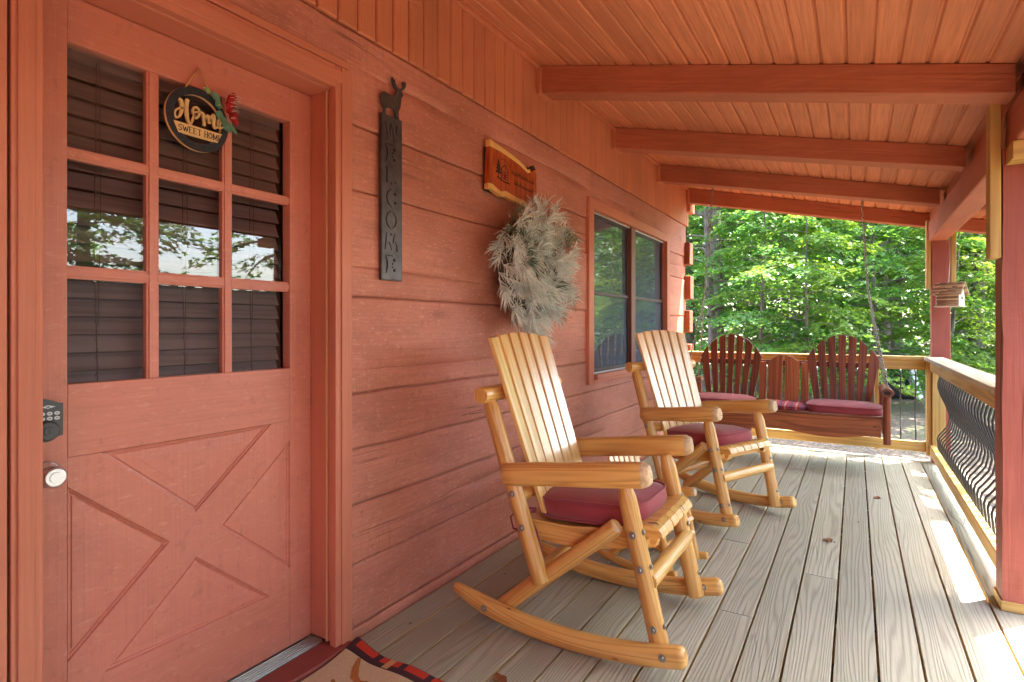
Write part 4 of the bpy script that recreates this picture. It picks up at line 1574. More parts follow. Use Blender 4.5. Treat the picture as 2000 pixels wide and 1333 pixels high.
# ------------------------------------------------------------------ signs and wreath on the wall and door
fyz = lambda a, b, t: (t, a, b)
ws = thing('welcome_sign', 'tall narrow dark metal WELCOME sign topped by a deer', 'sign', (.016, 1.725, 1.39))
o_ = (0, 1.725, 1.39)
mb = MB(500)
mb.box(.022, .026, 1.671, 1.783, 1.392, 2.060, g=2)
mb.box(.012, .0259, 1.667, 1.6709, 1.392, 2.060, g=2)
mb.box(.012, .0259, 1.7831, 1.787, 1.392, 2.060, g=2)
mb.box(.012, .0262, 1.667, 1.787, 1.388, 1.3919, g=1)
rel(mb, (.016,) + o_[1:]).build('plate', M['signmetal'], ws, bevel=.001)
deer = [(1.669, 2.139), (1.664, 2.120), (1.671, 2.090), (1.679, 2.082), (1.682, 2.0605), (1.692, 2.0605), (1.693, 2.082), (1.708, 2.092), (1.736, 2.094),
        (1.744, 2.088), (1.748, 2.0605), (1.757, 2.0605), (1.756, 2.075), (1.762, 2.0605), (1.770, 2.0605), (1.767, 2.092), (1.779, 2.116), (1.785, 2.160),
        (1.794, 2.166), (1.793, 2.174), (1.784, 2.181), (1.790, 2.192), (1.802, 2.196), (1.810, 2.213), (1.812, 2.232), (1.806, 2.214), (1.800, 2.232), (1.799, 2.210), (1.790, 2.226),
        (1.791, 2.203), (1.779, 2.192), (1.768, 2.190), (1.756, 2.194), (1.748, 2.204), (1.747, 2.222), (1.741, 2.206), (1.733, 2.226), (1.734, 2.205), (1.724, 2.222), (1.729, 2.199), (1.741, 2.185), (1.757, 2.180), (1.749, 2.165), (1.743, 2.150), (1.710, 2.146), (1.682, 2.150)]
mb = MB(501)
mb.prism(deer, fyz, .020, .026)
rel(mb, (.016,) + o_[1:]).build('deer_silhouette', M['signmetal'], ws)
# the letters: cut-outs, dark
mb = MB(502)
X0, X1 = .0263, .0268


def stroke(pts, wd, mi=0, m=None, x0=X0, x1=X1):
    (m or mb).ribbon(pts, wd, fyz, x0, x1, mi)


Ls = [('W', 1.995), ('E', 1.905), ('L', 1.815), ('C', 1.725), ('O', 1.635), ('M', 1.545), ('E', 1.452)]
yL = 1.688
for ch, z in Ls:
    h = .036
    q = lambda a, b: (yL + a * .074, z + b * h)
    if ch == 'W':
        stroke([q(0, 1), q(.10, .2), q(.16, -1)], [.004, .0065, .004])
        stroke([q(.42, 1), q(.34, .1), q(.42, -.5)], [.009, .0055, .003])
        stroke([q(.48, .7), q(.62, -.2), q(.72, -1)], [.004, .0065, .003])
        stroke([q(.92, 1), q(.84, .2), q(.90, -.2)], [.010, .006, .003])
    elif ch == 'E':
        stroke([q(.0, 1), q(.14, .4), q(.16, -.2), q(.05, -1)], [.004, .0085, .0085, .004])
        stroke([q(.10, 1.05), q(.6, 1.02)], .003)
        stroke([q(.62, .62), q(.78, .50)], .013)
        stroke([q(.52, .15), q(.62, .1)], .007)
        stroke([q(.52, -.28), q(.62, -.22)], .006)
        stroke([q(.62, -.62), q(.78, -.56)], .012)
    elif ch == 'L':
        stroke([q(.12, 1), q(.12, -.85)], .008)
        stroke([q(.45, -.7), q(.5, -.95)], .005)
        stroke([q(.72, -.62), q(.86, -.62)], .006)
    elif ch == 'C':
        stroke([q(.45, 1.05), q(.18, .6), q(.1, 0), q(.2, -.62), q(.5, -1.05)], [.003, .007, .008, .007, .003])
        stroke([q(.68, .62), q(.84, .42)], .011)
        stroke([q(.70, -.56), q(.84, -.38)], .011)
    elif ch == 'O':
        stroke([q(.45, 1.05), q(.16, .62), q(.05, 0), q(.16, -.62), q(.42, -1.05)], [.003, .007, .0085, .007, .003])
        stroke([q(.58, .95), q(.82, .45), q(.86, -.1), q(.76, -.6), q(.56, -.85)], [.003, .006, .0075, .006, .003])
    elif ch == 'M':
        stroke([q(.10, 1), q(.05, 0), q(-.02, -.95)], [.004, .006, .004])
        stroke([q(.40, .88), q(.50, .86)], .008)
        stroke([q(.72, 1), q(.62, .1), q(.58, -.15)], [.004, .007, .003])
        stroke([q(.28, -.05), q(.42, -.45), q(.50, -.95)], [.007, .005, .003])
        stroke([q(.80, .1), q(.90, -.4), q(.92, -1)], [.003, .006, .009])
rel(mb, (.016,) + o_[1:]).build('lettering', M['cut'], ws)

# live edge plaque
pq = thing('wood_plaque', 'live edge cedar plaque with burnt picture and writing above the wreath', 'sign', (.02, 2.66, 2.03))
po_ = (.02, 2.66, 2.03)
heart_t = [(2.424, 2.127), (2.52, 2.126), (2.641, 2.113), (2.72, 2.104), (2.795, 2.084), (2.82, 2.078), (2.851, 2.090), (2.885, 2.112), (2.905, 2.112), (2.92, 2.092)]
heart_b = [(2.917, 1.915), (2.80, 1.912), (2.70, 1.915), (2.641, 1.921), (2.58, 1.928), (2.535, 1.915), (2.49, 1.925), (2.45, 1.938), (2.412, 1.936)]
top_e = [(2.421, 2.162), (2.52, 2.154), (2.64, 2.140), (2.72, 2.128), (2.795, 2.108), (2.815, 2.098), (2.842, 2.108)]
bot_e = [(2.917, 1.884), (2.80, 1.886), (2.70, 1.888), (2.641, 1.890), (2.58, 1.897), (2.541, 1.889), (2.50, 1.897), (2.45, 1.908), (2.41, 1.906)]
mb = MB(510)
mb.prism(heart_t + heart_b, fyz, .018, .046)
rel(mb, po_).build('heartwood', M['heart'], pq, bevel=.002)
mb = MB(511)
mb.prism(top_e + list(reversed(heart_t[:7])), fyz, .018, .0455)
mb.prism(list(reversed(bot_e)) + heart_b, fyz, .018, .0455)
rel(mb, po_).build('sapwood_edge', M['sap'], pq, bevel=.002)
mb = MB(512)
mb.tube([(.032, 2.845, 2.104), (.032, 2.872, 2.122), (.032, 2.895, 2.132), (.032, 2.918, 2.122)], [.004, .010, .012, .008], n=8, wob=.3)
mb.box(.014, .0178, 2.414, 2.915, 1.90, 2.125, g=1)
rel(mb, po_).build('bark_edge', M['bark'], pq)
mb = MB(513)
xa, xb = .0464, .0468


def bs(pts, wd, mi=0):
    mb.ribbon(pts, wd, fyz, xa, xb, mi)


# burnt picture: a pine beside a cabin with a red door, a curl of smoke
for k, (dz, ww) in enumerate(((2.075, .010), (2.058, .018), (2.040, .026), (2.020, .034))):
    mb.prism([(2.505 - ww, dz - .014), (2.505 + ww, dz - .014), (2.505, dz + .012)], fyz, xa, xb)
bs([(2.505, 2.01), (2.505, 1.988)], .006)
bs([(2.53, 2.035), (2.565, 2.062), (2.605, 2.032)], .006)
for z_ in (2.026, 2.014, 2.002, 1.990):
    bs([(2.535, z_), (2.60, z_ - .001)], .004)
bs([(2.535, 2.035), (2.535, 1.982)], .005)
bs([(2.60, 2.035), (2.60, 1.978)], .005)
mb.box(xa, xb + .0002, 2.558, 2.575, 1.985, 2.016, mi=1)
bs([(2.585, 2.055), (2.59, 2.078), (2.575, 2.088), (2.55, 2.092), (2.535, 2.084), (2.52, 2.094)], .003)
bs([(2.61, 2.05), (2.615, 2.072), (2.60, 2.086)], .003)
bs([(2.49, 1.985), (2.56, 1.972), (2.62, 1.972)], .008)
rel(mb, po_).build('burnt_picture', [M['burn'], plain('red_stain', srgb(120, 16, 12), .7)], pq)
rng = random.Random(3)
for (y0, y1, z0, hh) in ((2.64, 2.885, 2.030, .020), (2.665, 2.865, 1.978, .018)):
    mb = MB(514)
    y = y0
    while y < y1:
        w_ = rng.uniform(.010, .016)
        t_ = rng.random()
        hgt = hh * (1.6 if (y == y0 or t_ > .8) else .9)
        zz = z0 - (y - y0) * .03
        bs([(y, zz), (y + w_ * .3, zz + hgt), (y + w_ * .5, zz + hgt * .3), (y + w_ * .9, zz + hgt * .55), (y + w_, zz)], .0032)
        y += w_ + rng.choice((.001, .001, .004))
    rel(mb, po_).build('burnt_lettering', M['burn'], pq)

# round HOME SWEET HOME sign on the door
hs_ = thing('round_door_sign', 'round black Home Sweet Home sign with red bow hanging on the door', 'sign', (-.1, 1.0, 1.845))
ho = (-.1, 1.0, 1.845)
c0 = Vector((1.003, 1.846))
xr0, xr1 = -.1165, -.106
mb = MB(520)
mb.newpiece()
nseg = 56
rin, rout = .0745, .0985
P, UV = [], []
for i in range(nseg + 1):
    a = 2 * math.pi * i / nseg
    row = []
    for (r_, x_) in ((rin, xr0), (rin, xr1), (rout, xr1), (rout, xr0), (rin, xr0)):
        row.append((x_, c0.x + r_ * math.cos(a), c0.y + r_ * math.sin(a)))
    P.append(row)
    UV.append([(0, i * .01)] * 5)
b0 = len(mb.f)
mb.grid(P, UV, smooth=False, flip=True)
for k in range(len(mb.f)):
    if k % 4 in (0, 2):
        mb.mi[k] = 1
rel(mb, ho).build('ring', [M['black_board'], M['birch']], hs_)
mb = MB(521)
mb.prism([(c0.x - .0765, 1.8225), (c0.x + .0765, 1.8225), (c0.x + .0615, 1.790), (c0.x - .0615, 1.790)], fyz, -.113, -.1045)
rel(mb, ho).build('banner', M['birch'], hs_, bevel=.0008)
mb = MB(522)
xa2, xb2 = -.112, -.1045


def hb(pts, wd):
    # smooth the stroke, then lay it as a flat cut-out
    P_ = [Vector(p) for p in pts]
    out, ww = [], []
    for i in range(len(P_) - 1):
        p0, p1, p2, p3 = P_[max(i - 1, 0)], P_[i], P_[i + 1], P_[min(i + 2, len(P_) - 1)]
        for k in range(5):
            t = k / 5
            out.append(tuple(.5 * ((2 * p1) + (p2 - p0) * t + (2 * p0 - 5 * p1 + 4 * p2 - p3) * t * t + (3 * p1 - p0 - 3 * p2 + p3) * t ** 3)))
            ww.append(wd[i] + (wd[i + 1] - wd[i]) * t)
    out.append(tuple(P_[-1]))
    ww.append(wd[-1])
    mb.ribbon(out, ww, fyz, xa2, xb2)


hb([(.943, 1.893), (.950, 1.888), (.953, 1.872), (.950, 1.852), (.944, 1.838), (.936, 1.833), (.931, 1.842), (.935, 1.855), (.946, 1.864), (.966, 1.869)], [.006, .010, .011, .009, .006, .005, .005, .005, .005, .005])
hb([(.970, 1.899), (.967, 1.885), (.966, 1.868), (.968, 1.848), (.973, 1.830), (.979, 1.826), (.984, 1.836), (.988, 1.850), (.992, 1.858)], [.010, .011, .011, .010, .007, .006, .005, .005, .005])
hb([(.991, 1.858), (.986, 1.868), (.989, 1.879), (.998, 1.883), (1.005, 1.876), (1.005, 1.862), (.998, 1.850), (.991, 1.853), (.992, 1.866), (1.002, 1.870)], [.005, .006, .006, .006, .006, .006, .006, .005, .004, .004])
hb([(1.004, 1.869), (1.014, 1.872), (1.020, 1.866), (1.022, 1.850), (1.022, 1.833)], [.004, .006, .009, .010, .008])
hb([(1.023, 1.848), (1.030, 1.866), (1.036, 1.867), (1.039, 1.858), (1.039, 1.845)], [.005, .007, .008, .009, .008])
hb([(1.040, 1.852), (1.047, 1.870), (1.053, 1.876), (1.054, 1.862), (1.053, 1.846), (1.057, 1.836), (1.063, 1.840), (1.070, 1.850)], [.005, .007, .009, .009, .008, .006, .005, .004])
hb([(1.066, 1.846), (1.074, 1.852), (1.076, 1.862), (1.071, 1.868), (1.067, 1.858), (1.070, 1.845), (1.078, 1.842), (1.084, 1.848)], [.004, .005, .006, .006, .006, .006, .005, .004])
rel(mb, ho).build('script_lettering', M['birch'], hs_)
mb = MB(523)
GL = {'S': [[(.9, .85), (.5, 1), (.1, .8), (.2, .58), (.8, .42), (.9, .2), (.5, 0), (.05, .15)]],
      'W': [[(0, 1), (.28, 0)], [(.28, 0), (.5, .8)], [(.5, .8), (.72, 0)], [(.72, 0), (1, 1)]],
      'E': [[(.15, 0), (.15, 1)], [(.0, 1), (.9, 1), (.9, .85)], [(.15, .52), (.65, .52)], [(0, 0), (.9, 0), (.9, .18)]],
      'T': [[(.5, 0), (.5, 1)], [(.02, .84), (.02, 1), (.98, 1), (.98, .84)], [(.3, 0), (.7, 0)]],
      'H': [[(.15, 0), (.15, 1)], [(.85, 0), (.85, 1)], [(.15, .52), (.85, .52)], [(0, 0), (.3, 0)], [(0, 1), (.3, 1)], [(.7, 0), (1, 0)], [(.7, 1), (1, 1)]],
      'O': [[(.5, 1), (.12, .8), (.05, .5), (.12, .2), (.5, 0), (.88, .2), (.95, .5), (.88, .8), (.5, 1)]],
      'M': [[(.12, 0), (.12, 1)], [(.12, 1), (.5, .1)], [(.5, .1), (.88, 1)], [(.88, 1), (.88, 0)], [(0, 0), (.25, 0)], [(.75, 0), (1, 0)]]}
yy = .9405
for ch in 'SWEET HOME':
    if ch == ' ':
        yy += .0075
        continue
    w_ = .0165 if ch in 'WM' else .0118
    for pl_ in GL[ch]:
        thick = .0026 if (len(pl_) == 2 and abs(pl_[0][0] - pl_[1][0]) < .4) or ch in 'SO' else .0014
        mb.ribbon([(yy + p[0] * w_, 1.7975 + p[1] * .0175) for p in pl_], thick, fyz, -.1043, -.1039)
    yy += w_ + .0018
rel(mb, ho).build('banner_lettering', M['ink'], hs_)
mb = MB(524)
mb.tube([(-.108, .962, 1.931), (-.112, .985, 1.972), (-.112, 1.008, 2.012)], .0026, n=6)
mb.tube([(-.108, 1.045, 1.934), (-.112, 1.028, 1.975), (-.112, 1.008, 2.012)], .0026, n=6)
mb.tube([(-.121, 1.008, 2.012), (-.108, 1.008, 2.013)], [.002, .003], n=8)
rel(mb, ho).build('string', M['jute'], hs_)
mb = MB(525)


def petal(c, L, W, ang, x0, mi, cup=.004):
    pts = []
    d = Vector((math.cos(ang), math.sin(ang)))
    nn = Vector((-d.y, d.x))
    rows = 7
    Pg, Ug = [], []
    for i in range(rows):
        t = i / (rows - 1)
        ww = W * math.sin(math.pi * min(.97, max(.04, t))) ** .7
        row = []
        for q in (-1, -.5, 0, .5, 1):
            p = Vector(c) + d * (L * t) + nn * (ww * q)
            row.append((x0 + cup * (q * q + t * .5), p.x, p.y))
        Pg.append(row)
        Ug.append([(t, q) for q in range(5)])
    mb.newpiece()
    mb.grid(Pg, Ug, mi)


for c, L, W, a, mi in (((1.035, 1.938), .024, .008, 2.6, 1), ((1.03, 1.935), .020, .008, 1.6, 1), ((1.042, 1.945), .034, .013, -.7, 0), ((1.058, 1.925), .028, .011, -1.2, 0),
                       ((1.060, 1.910), .018, .005, -.2, 1), ((1.072, 1.895), .030, .013, -1.9, 0), ((1.078, 1.880), .030, .012, -1.3, 0), ((1.083, 1.868), .040, .017, -1.0, 0), ((1.105, 1.86), .035, .007, -.9, 0)):
    petal(c, L, W, a, -.103, mi)
rel(mb, ho).build('leaf_spray', [M['euca'], M['euca2']], hs_)
mb = MB(526)
for (a, b, r_) in (((-.09, 1.094, 1.898), (-.078, 1.105, 1.958), .015), ((-.09, 1.096, 1.897), (-.076, 1.116, 1.858), .017), ((-.09, 1.093, 1.899), (-.085, 1.090, 1.925), .010), ((-.09, 1.096, 1.897), (-.08, 1.12, 1.888), .009)):
    a, b = Vector(a), Vector(b)
    mb.tube([a, a.lerp(b, .3), a.lerp(b, .75), b], [.004, r_, r_ * .95, r_ * .3], n=10, flat=.6, wob=.35)
mb.tube([(-.092, 1.088, 1.897), (-.082, 1.095, 1.897), (-.092, 1.102, 1.896)], [.006, .009, .006], n=8)
for k in range(14):
    rr = random.Random(k)
    y_, z_ = rr.uniform(1.094, 1.116), rr.uniform(1.86, 1.95)
    mb.tube([(-.0705, y_ - .012, z_), (-.066, y_, z_ + .003), (-.0705, y_ + .012, z_ + .001)], .0007, n=4, mi=1)
rel(mb, ho).build('bow', [M['bow'], M['bowline']], hs_)

# frosted pine wreath
wr = thing('wreath', 'frosted pine needle wreath hung on the log wall left of the window', 'wreath', (.03, 2.77, 1.525))
rng = random.Random(12)
mb = MB(530)
ring = [(.055, .25 * math.cos(a), .25 * math.sin(a)) for a in np.linspace(0, 2 * math.pi, 33)]
mb.tube(ring, .045, n=10, cap=False, up=(1, 0, 0), wob=.4)
mb.build('wreath_core', M['stem'], wr)
mb = MB(531)


def needle(p, d, L, w_, mi):
    p, d = Vector(p), Vector(d).normalized()
    s_ = d.cross(Vector((rng.uniform(-1, 1), rng.uniform(-1, 1), rng.uniform(-1, 1)))).normalized() * w_
    m_ = p + d * (L * .55) + Vector((0, 0, -.05 * L))
    e = p + d * L + Vector((0, 0, -.18 * L))
    b = len(mb.v)
    mb.v.extend([p - s_ * .6, p + s_ * .6, m_ + s_, m_ - s_, e + s_ * .35, e - s_ * .35])
    mb.face([b, b + 1, b + 2, b + 3], [(0, 0), (.01, 0), (.01, .05), (0, .05)], mi)
    mb.face([b + 3, b + 2, b + 4, b + 5], [(0, .05), (.01, .05), (.005, .1), (.002, .1)], 2 if rng.random() < .22 else mi)


for k in range(185):
    a = rng.uniform(0, 2 * math.pi)
    r_ = .24 + rng.uniform(-.16, .095)
    base = Vector((.05 + rng.uniform(-.02, .10), r_ * math.cos(a) * 1.05, r_ * math.sin(a)))
    tang = Vector((0, -math.sin(a), math.cos(a)))
    radv = Vector((0, math.cos(a), math.sin(a)))
    dr = (tang * rng.uniform(.3, 1.1) * (1 if k % 5 else -1) + radv * rng.uniform(-.5, 1.0) + Vector((rng.uniform(0, .8), 0, 0))).normalized()
    Ls_ = rng.uniform(.07, .13)
    mb.newpiece()
    base_mi = 1 if rng.random() < .22 else 0
    for j in range(46):
        t = j / 46
        p = base + dr * (Ls_ * t)
        s1 = Vector((rng.gauss(0, 1), rng.gauss(0, 1), rng.gauss(0, 1)))
        s1 = (s1 - dr * s1.dot(dr)).normalized()
        dn = (dr * rng.uniform(.8, 1.6) + s1 * (.95 - .45 * t))
        q = p + dn.normalized() * .08
        if q.x < -.02:
            dn.x = abs(dn.x)
        needle(p, dn, rng.uniform(.055, .095), .0021, base_mi)
mb.build('pine_needles', [M['needle'], M['needle2'], M['needle3']], wr)

# ------------------------------------------------------------------ door mat
dm = thing('door_mat', 'tan coir door mat with red and black plaid border at the threshold', 'door mat', (.29, 1.10, .004))
mo = (.29, 1.10, 0)


def mat_z(x, y):
    # the corner by the casing lifts off the deck
    d = math.hypot((x - .055) * 1.0, (y - 1.505) * .9)
    return .004 + .028 * max(0, 1 - d / .15) ** 1.6 + .004 * math.sin(x * 24) * max(0, (y - 1.30) / .2)


def mat_patch(x0, x1, y0, y1, dz, nx=24, ny=24):
    mb = MB(540 + int(x0 * 100))
    P = [[(x0 + (x1 - x0) * i / nx, y0 + (y1 - y0) * j / ny, mat_z(x0 + (x1 - x0) * i / nx, y0 + (y1 - y0) * j / ny) + dz) for j in range(ny + 1)] for i in range(nx + 1)]
    mb.grid(P, [[(0, 0)] * (ny + 1)] * (nx + 1))
    return mb


mb = mat_patch(.055, .52, .70, 1.512, .003, 40, 60)
o = rel(mb, (.29, 1.10, .004)).build('mat_backing', M['black_bind'], dm)
mb = MB(541)
for (x0, x1, y0, y1) in ((.066, .508, .738, 1.444),):
    mb = mat_patch(x0, x1, y0, y1, .010, 30, 50)
rel(mb, (.29, 1.10, .004)).build('coir_field', M['coir'], dm)
for (x0, x1, y0, y1) in ((.063, .512, 1.452, 1.505), (.063, .512, .707, .732)):
    mb = mat_patch(x0, x1, y0, y1, .0075, 40, 6)
    rel(mb, (.29, 1.10, .004)).build('plaid_border', M['mat_border'], dm)
mb = MB(545)
fm = lambda a, b, t: (a, b, mat_z(a, b) + .0105 + t)
mb.ribbon([(.14, 1.44), (.165, 1.40), (.20, 1.36), (.235, 1.345), (.26, 1.36)], [.012, .022, .026, .020, .010], fm, 0, .0015)
mb.ribbon([(.15, 1.31), (.19, 1.285), (.25, 1.27)], [.010, .020, .012], fm, 0, .0015)
mb.ribbon([(.27, 1.34), (.30, 1.31), (.36, 1.30)], [.012, .02, .012], fm, 0, .0015)
rel(mb, (.29, 1.10, .004)).build('printed_lettering', M['coir_ink'], dm)

# ------------------------------------------------------------------ stick birdhouse under the beam
bh = thing('birdhouse', 'small stick birdhouse hanging from the beam by the corner post', 'birdhouse', (2.312, 5.83, 1.36), R(-24))
mb = MB(550)
mb.box(-.088, .088, -.070, .070, .0, .006, g=0)
mb.build('floor', M['pale'], bh)
for s in (-1, 1):
    mb = MB(551 + s)
    for k in range(6):
        mb.tube([(-.075 + .004 * (k % 2), s * .055, .014 + k * .0155), (.075, s * .055, .014 + k * .0155)], .0078, n=8, wob=.15)
    mb.build('wall', M['cork'], bh)
    mb = MB(553 + s)
    for k in range(9):
        t = k / 8
        cuts = [-.105] + sorted(mb.rng.uniform(-.08, .08) for _ in range(mb.rng.choice((1, 1, 2)))) + [.105]
        for x0, x1 in zip(cuts[:-1], cuts[1:]):
            mb.tube([(x0, s * (.004 + t * .083), .196 - t * .096), (x1 - .002, s * (.004 + t * .083), .196 - t * .096)], .0062, n=7, wob=.04)
    mb.build('roof', M['cork'], bh)
    mb = MB(555 + s)
    mb.prism([(-.058, .008), (.058, .008), (.058, .108), (0, .182), (-.058, .108)], lambda a, b, t: (s * .072 + t * s, a, b), 0, .008)
    mb.tube([(s * .0805, 0, .07), (s * .0815, 0, .07)], .016, n=14, mi=1)
    mb.build('gable', [M['pale'], M['ink']], bh, bevel=.001)
mb = MB(558)
for s in (-1, 1):
    mb.tube([(s * .0 - .01, s * .012, .19), (0.0, 0, .38), (0, 0, .588)], .0016, n=5)
mb.tube([(-.02, 0, .204), (-.005, .006, .213), (-.012, -.006, .222), (-.002, 0, .212)], .0025, n=5)
mb.build('string', M['pale'], bh)

# ------------------------------------------------------------------ things in the yard
bn = thing('yard_bin', 'dark covered box in the yard with a pale board leaning on it', 'storage box', (2.42, 15.9, ground_z(2.42, 15.9)), R(-12))
mb = MB(560)
mb.hexa([(-.48, -.35, 0), (.30, -.35, 0), (-.48, .35, 0), (.30, .35, 0), (-.50, -.37, .92), (.24, -.37, .92), (-.50, .37, .92), (.24, .37, .92)], 2)
mb.build('box_body', plain('dark_tarpaulin', rgb(.018, .022, .028), .5, bump=.4, bscale=9), bn, bevel=.03)
mb = MB(561)
mb.box(-.52, .27, -.39, .39, .925, .99, g=0)
mb.build('lid', plain('dark_lid', rgb(.03, .035, .042), .45), bn, bevel=.02)
bd = thing('leaning_board', 'pale grey board leaning against the dark box in the yard', 'board', (2.86, 15.72, ground_z(2.9, 15.7)), R(-12))
mb = MB(562)
mb.hexa([(.02, -.30, 0), (.06, -.30, 0), (.02, .30, 0), (.06, .30, 0), (-.19, -.30, .86), (-.15, -.30, .86), (-.19, .30, .86), (-.15, .30, .86)], 2)
mb.build('board', plain('blue_grey_sheet', srgb(168, 180, 194), .6, var=.15), bd, bevel=.004)

# fence across the yard on the open side (mirrored in the door glass)
fe = thing('board_fence', 'grey brown board fence across the yard, mirrored in the door glass', 'fence', (8.2, -1.0, -.47))
for k in range(9):
    mb = MB(570 + k)
    for j in range(14):
        y = -9 + k * 2.0 + j * .143
        mb.box(-.012, .012, y, y + .137, .05, 2.38 + .02 * math.sin(j * 3 + k), g=2)
    mb.build('fence_panel', M['fence'], fe)
    mb = MB(590 + k)
    mb.box(.013, .05, -9 + k * 2.0, -7.004 + k * 2.0, .3, .39, g=1)
    mb.box(.013, .05, -9 + k * 2.0, -7.004 + k * 2.0, 1.7, 1.79, g=1)
    mb.build('fence_rail', M['fence'], fe)
    mb = MB(600 + k)
    mb.box(.051, .14, -9.04 + k * 2.0, -8.95 + k * 2.0, 0, 2.0, g=2)
    mb.build('fence_post', M['fence'], fe)

# ------------------------------------------------------------------ trees
LEAF = np.array([(0, -.08), (.30, -.14), (.50, .02), (.36, .22), (.58, .50), (.22, .46), (0, 1.0), (-.22, .46), (-.58, .50), (-.36, .22), (-.50, .02), (-.30, -.14)])
LEAF_S = np.array([(0, 0), (.34, .35), (0, 1.0), (-.34, .35)])


def leaf_mesh(name, pos, nrm, dirv, size, tint, mat, shape):
    n_ = len(pos)
    nv = len(shape)
    dirv = dirv - nrm * (dirv * nrm).sum(1, keepdims=True)
    dirv /= np.linalg.norm(dirv, axis=1, keepdims=True) + 1e-9
    sidev = np.cross(dirv, nrm)
    a = shape[:, 0][None, :, None]
    b = shape[:, 1][None, :, None]
    fold = np.abs(shape[:, 0])[None, :, None] * .22 - (shape[:, 1] ** 2)[None, :, None] * .16
    v = pos[:, None, :] + size[:, None, None] * (sidev[:, None, :] * a + dirv[:, None, :] * b + nrm[:, None, :] * fold)
    v = v.reshape(-1, 3)
    me = bpy.data.meshes.new(name)
    me.vertices.add(n_ * nv)
    me.vertices.foreach_set('co', v.astype(np.float32).ravel())
    me.loops.add(n_ * nv)
    me.loops.foreach_set('vertex_index', np.arange(n_ * nv, dtype=np.int32))
    me.polygons.add(n_)
    me.polygons.foreach_set('loop_start', (np.arange(n_) * nv).astype(np.int32))
    me.polygons.foreach_set('loop_total', np.full(n_, nv, dtype=np.int32))
    at = me.attributes.new('tint', 'FLOAT', 'FACE')
    at.data.foreach_set('value', tint.astype(np.float32))
    me.materials.append(mat)
    me.update(calc_edges=True)
    return me


def grow(seed, H, r0, z_lo, z_hi, Rm, n_br, size, mat, lean=.03, twigs=9, per=10, droop=.5, shape=LEAF, rise=.35):
    """a tree: crooked tapered trunk with limbs, and leaves laid in flat drooping sprays along each limb"""
    g = np.random.default_rng(seed)
    rng = random.Random(seed)
    tm = MB(seed)
    ph = g.uniform(0, 6, 4)
    cx = lambda z: lean * z * math.cos(ph[0]) + .05 * math.sin(z * .8 + ph[1]) * min(1, z / 2)
    cyy = lambda z: lean * z * math.sin(ph[0]) + .05 * math.sin(z * .7 + ph[2]) * min(1, z / 2)
    zs = np.linspace(-.15, H, 16)
    rad = [r0 * (1 + .5 * max(0, .4 - z) ** 1.2) * (1 - .88 * max(0, z) / H) for z in zs]
    tm.tube([(cx(z), cyy(z), z) for z in zs], rad, n=12, wob=.16)
    pos, nrm, dv, sz, ti = [], [], [], [], []
    for i in range(n_br):
        t = (i + g.uniform(0, .9)) / n_br
        z0 = z_lo + (z_hi - z_lo) * t
        if z0 > H * .97:
            continue
        az = i * 2.39996 + g.uniform(-.5, .5)
        prof = math.sin(math.pi * min(1, .22 + .78 * t)) ** .6 if t > .5 else (.8 + .2 * t / .5)
        L = Rm * prof * g.uniform(.65, 1.05)
        d = np.array([math.cos(az), math.sin(az)])
        rs_ = rise * g.uniform(.5, 1.4)
        dr = droop * g.uniform(.6, 1.3)
        base = np.array([cx(z0), cyy(z0), z0])

        def bp(q):
            return np.array([base[0] + d[0] * L * q, base[1] + d[1] * L * q, z0 + L * (rs_ * q - dr * q * q)])
        zr = r0 * (1 - .88 * z0 / H)
        tm.tube([bp(q) for q in (0, .2, .4, .6, .8, 1)], [max(.005, zr * .42 * (1 - .85 * q)) for q in (0, .2, .4, .6, .8, 1)], n=6, cap=False)
        bt = g.uniform(.15, .9)
        for k in range(twigs):
            q = .22 + .78 * (k + g.uniform(0, 1)) / twigs
            sgn = 1 if k % 2 else -1
            a2 = az + sgn * g.uniform(.5, 1.25) * (1 - .35 * q)
            l2 = L * (.50 - .25 * q) * g.uniform(.7, 1.25)
            p0 = bp(min(1, q))
            e = np.array([math.cos(a2), math.sin(a2), 0])
            m_ = per
            s_ = g.uniform(.05, 1, m_)
            lat = g.normal(0, .10 * l2 + .03, m_)
            pp = p0[None] + e[None] * (s_ * l2)[:, None]
            pp += np.stack([-e[1] * lat, e[0] * lat, -.35 * l2 * s_ ** 2 + g.normal(0, .03, m_)], 1)
            if k % 3 == 0:
                tm.tube([p0, p0 + e * (l2 * .5) - np.array([0, 0, .06 * l2]), p0 + e * l2 - np.array([0, 0, .35 * l2])], [.006, .004, .002], n=4, cap=False)
            nn = np.stack([g.normal(0, .34, m_), g.normal(0, .34, m_), np.full(m_, 1.0)], 1)
            nn += e[None] * .25
            nn /= np.linalg.norm(nn, axis=1, keepdims=True)
            dd = e[None] + np.stack([g.normal(0, .7, m_), g.normal(0, .7, m_), np.full(m_, -.25)], 1)
            pos.append(pp)
            nrm.append(nn)
            dv.append(dd)
            sz.append(size * g.uniform(.6, 1.25, m_))
            ti.append(np.clip(bt + g.normal(0, .16, m_), 0, 1))
    pos, nrm, dv, sz, ti = map(np.concatenate, (pos, nrm, dv, sz, ti))
    return tm, leaf_mesh('crown', pos, nrm, dv, sz, ti, mat, shape)


def make_tree(name, label, cat, group, **kw):
    root = thing(name, label, cat, group=group)
    tm, cm = grow(**kw)
    tm.build('trunk', M['trunk'], root)
    o = bpy.data.objects.new('crown', cm)
    C.objects.link(o)
    o.parent = root
    return root


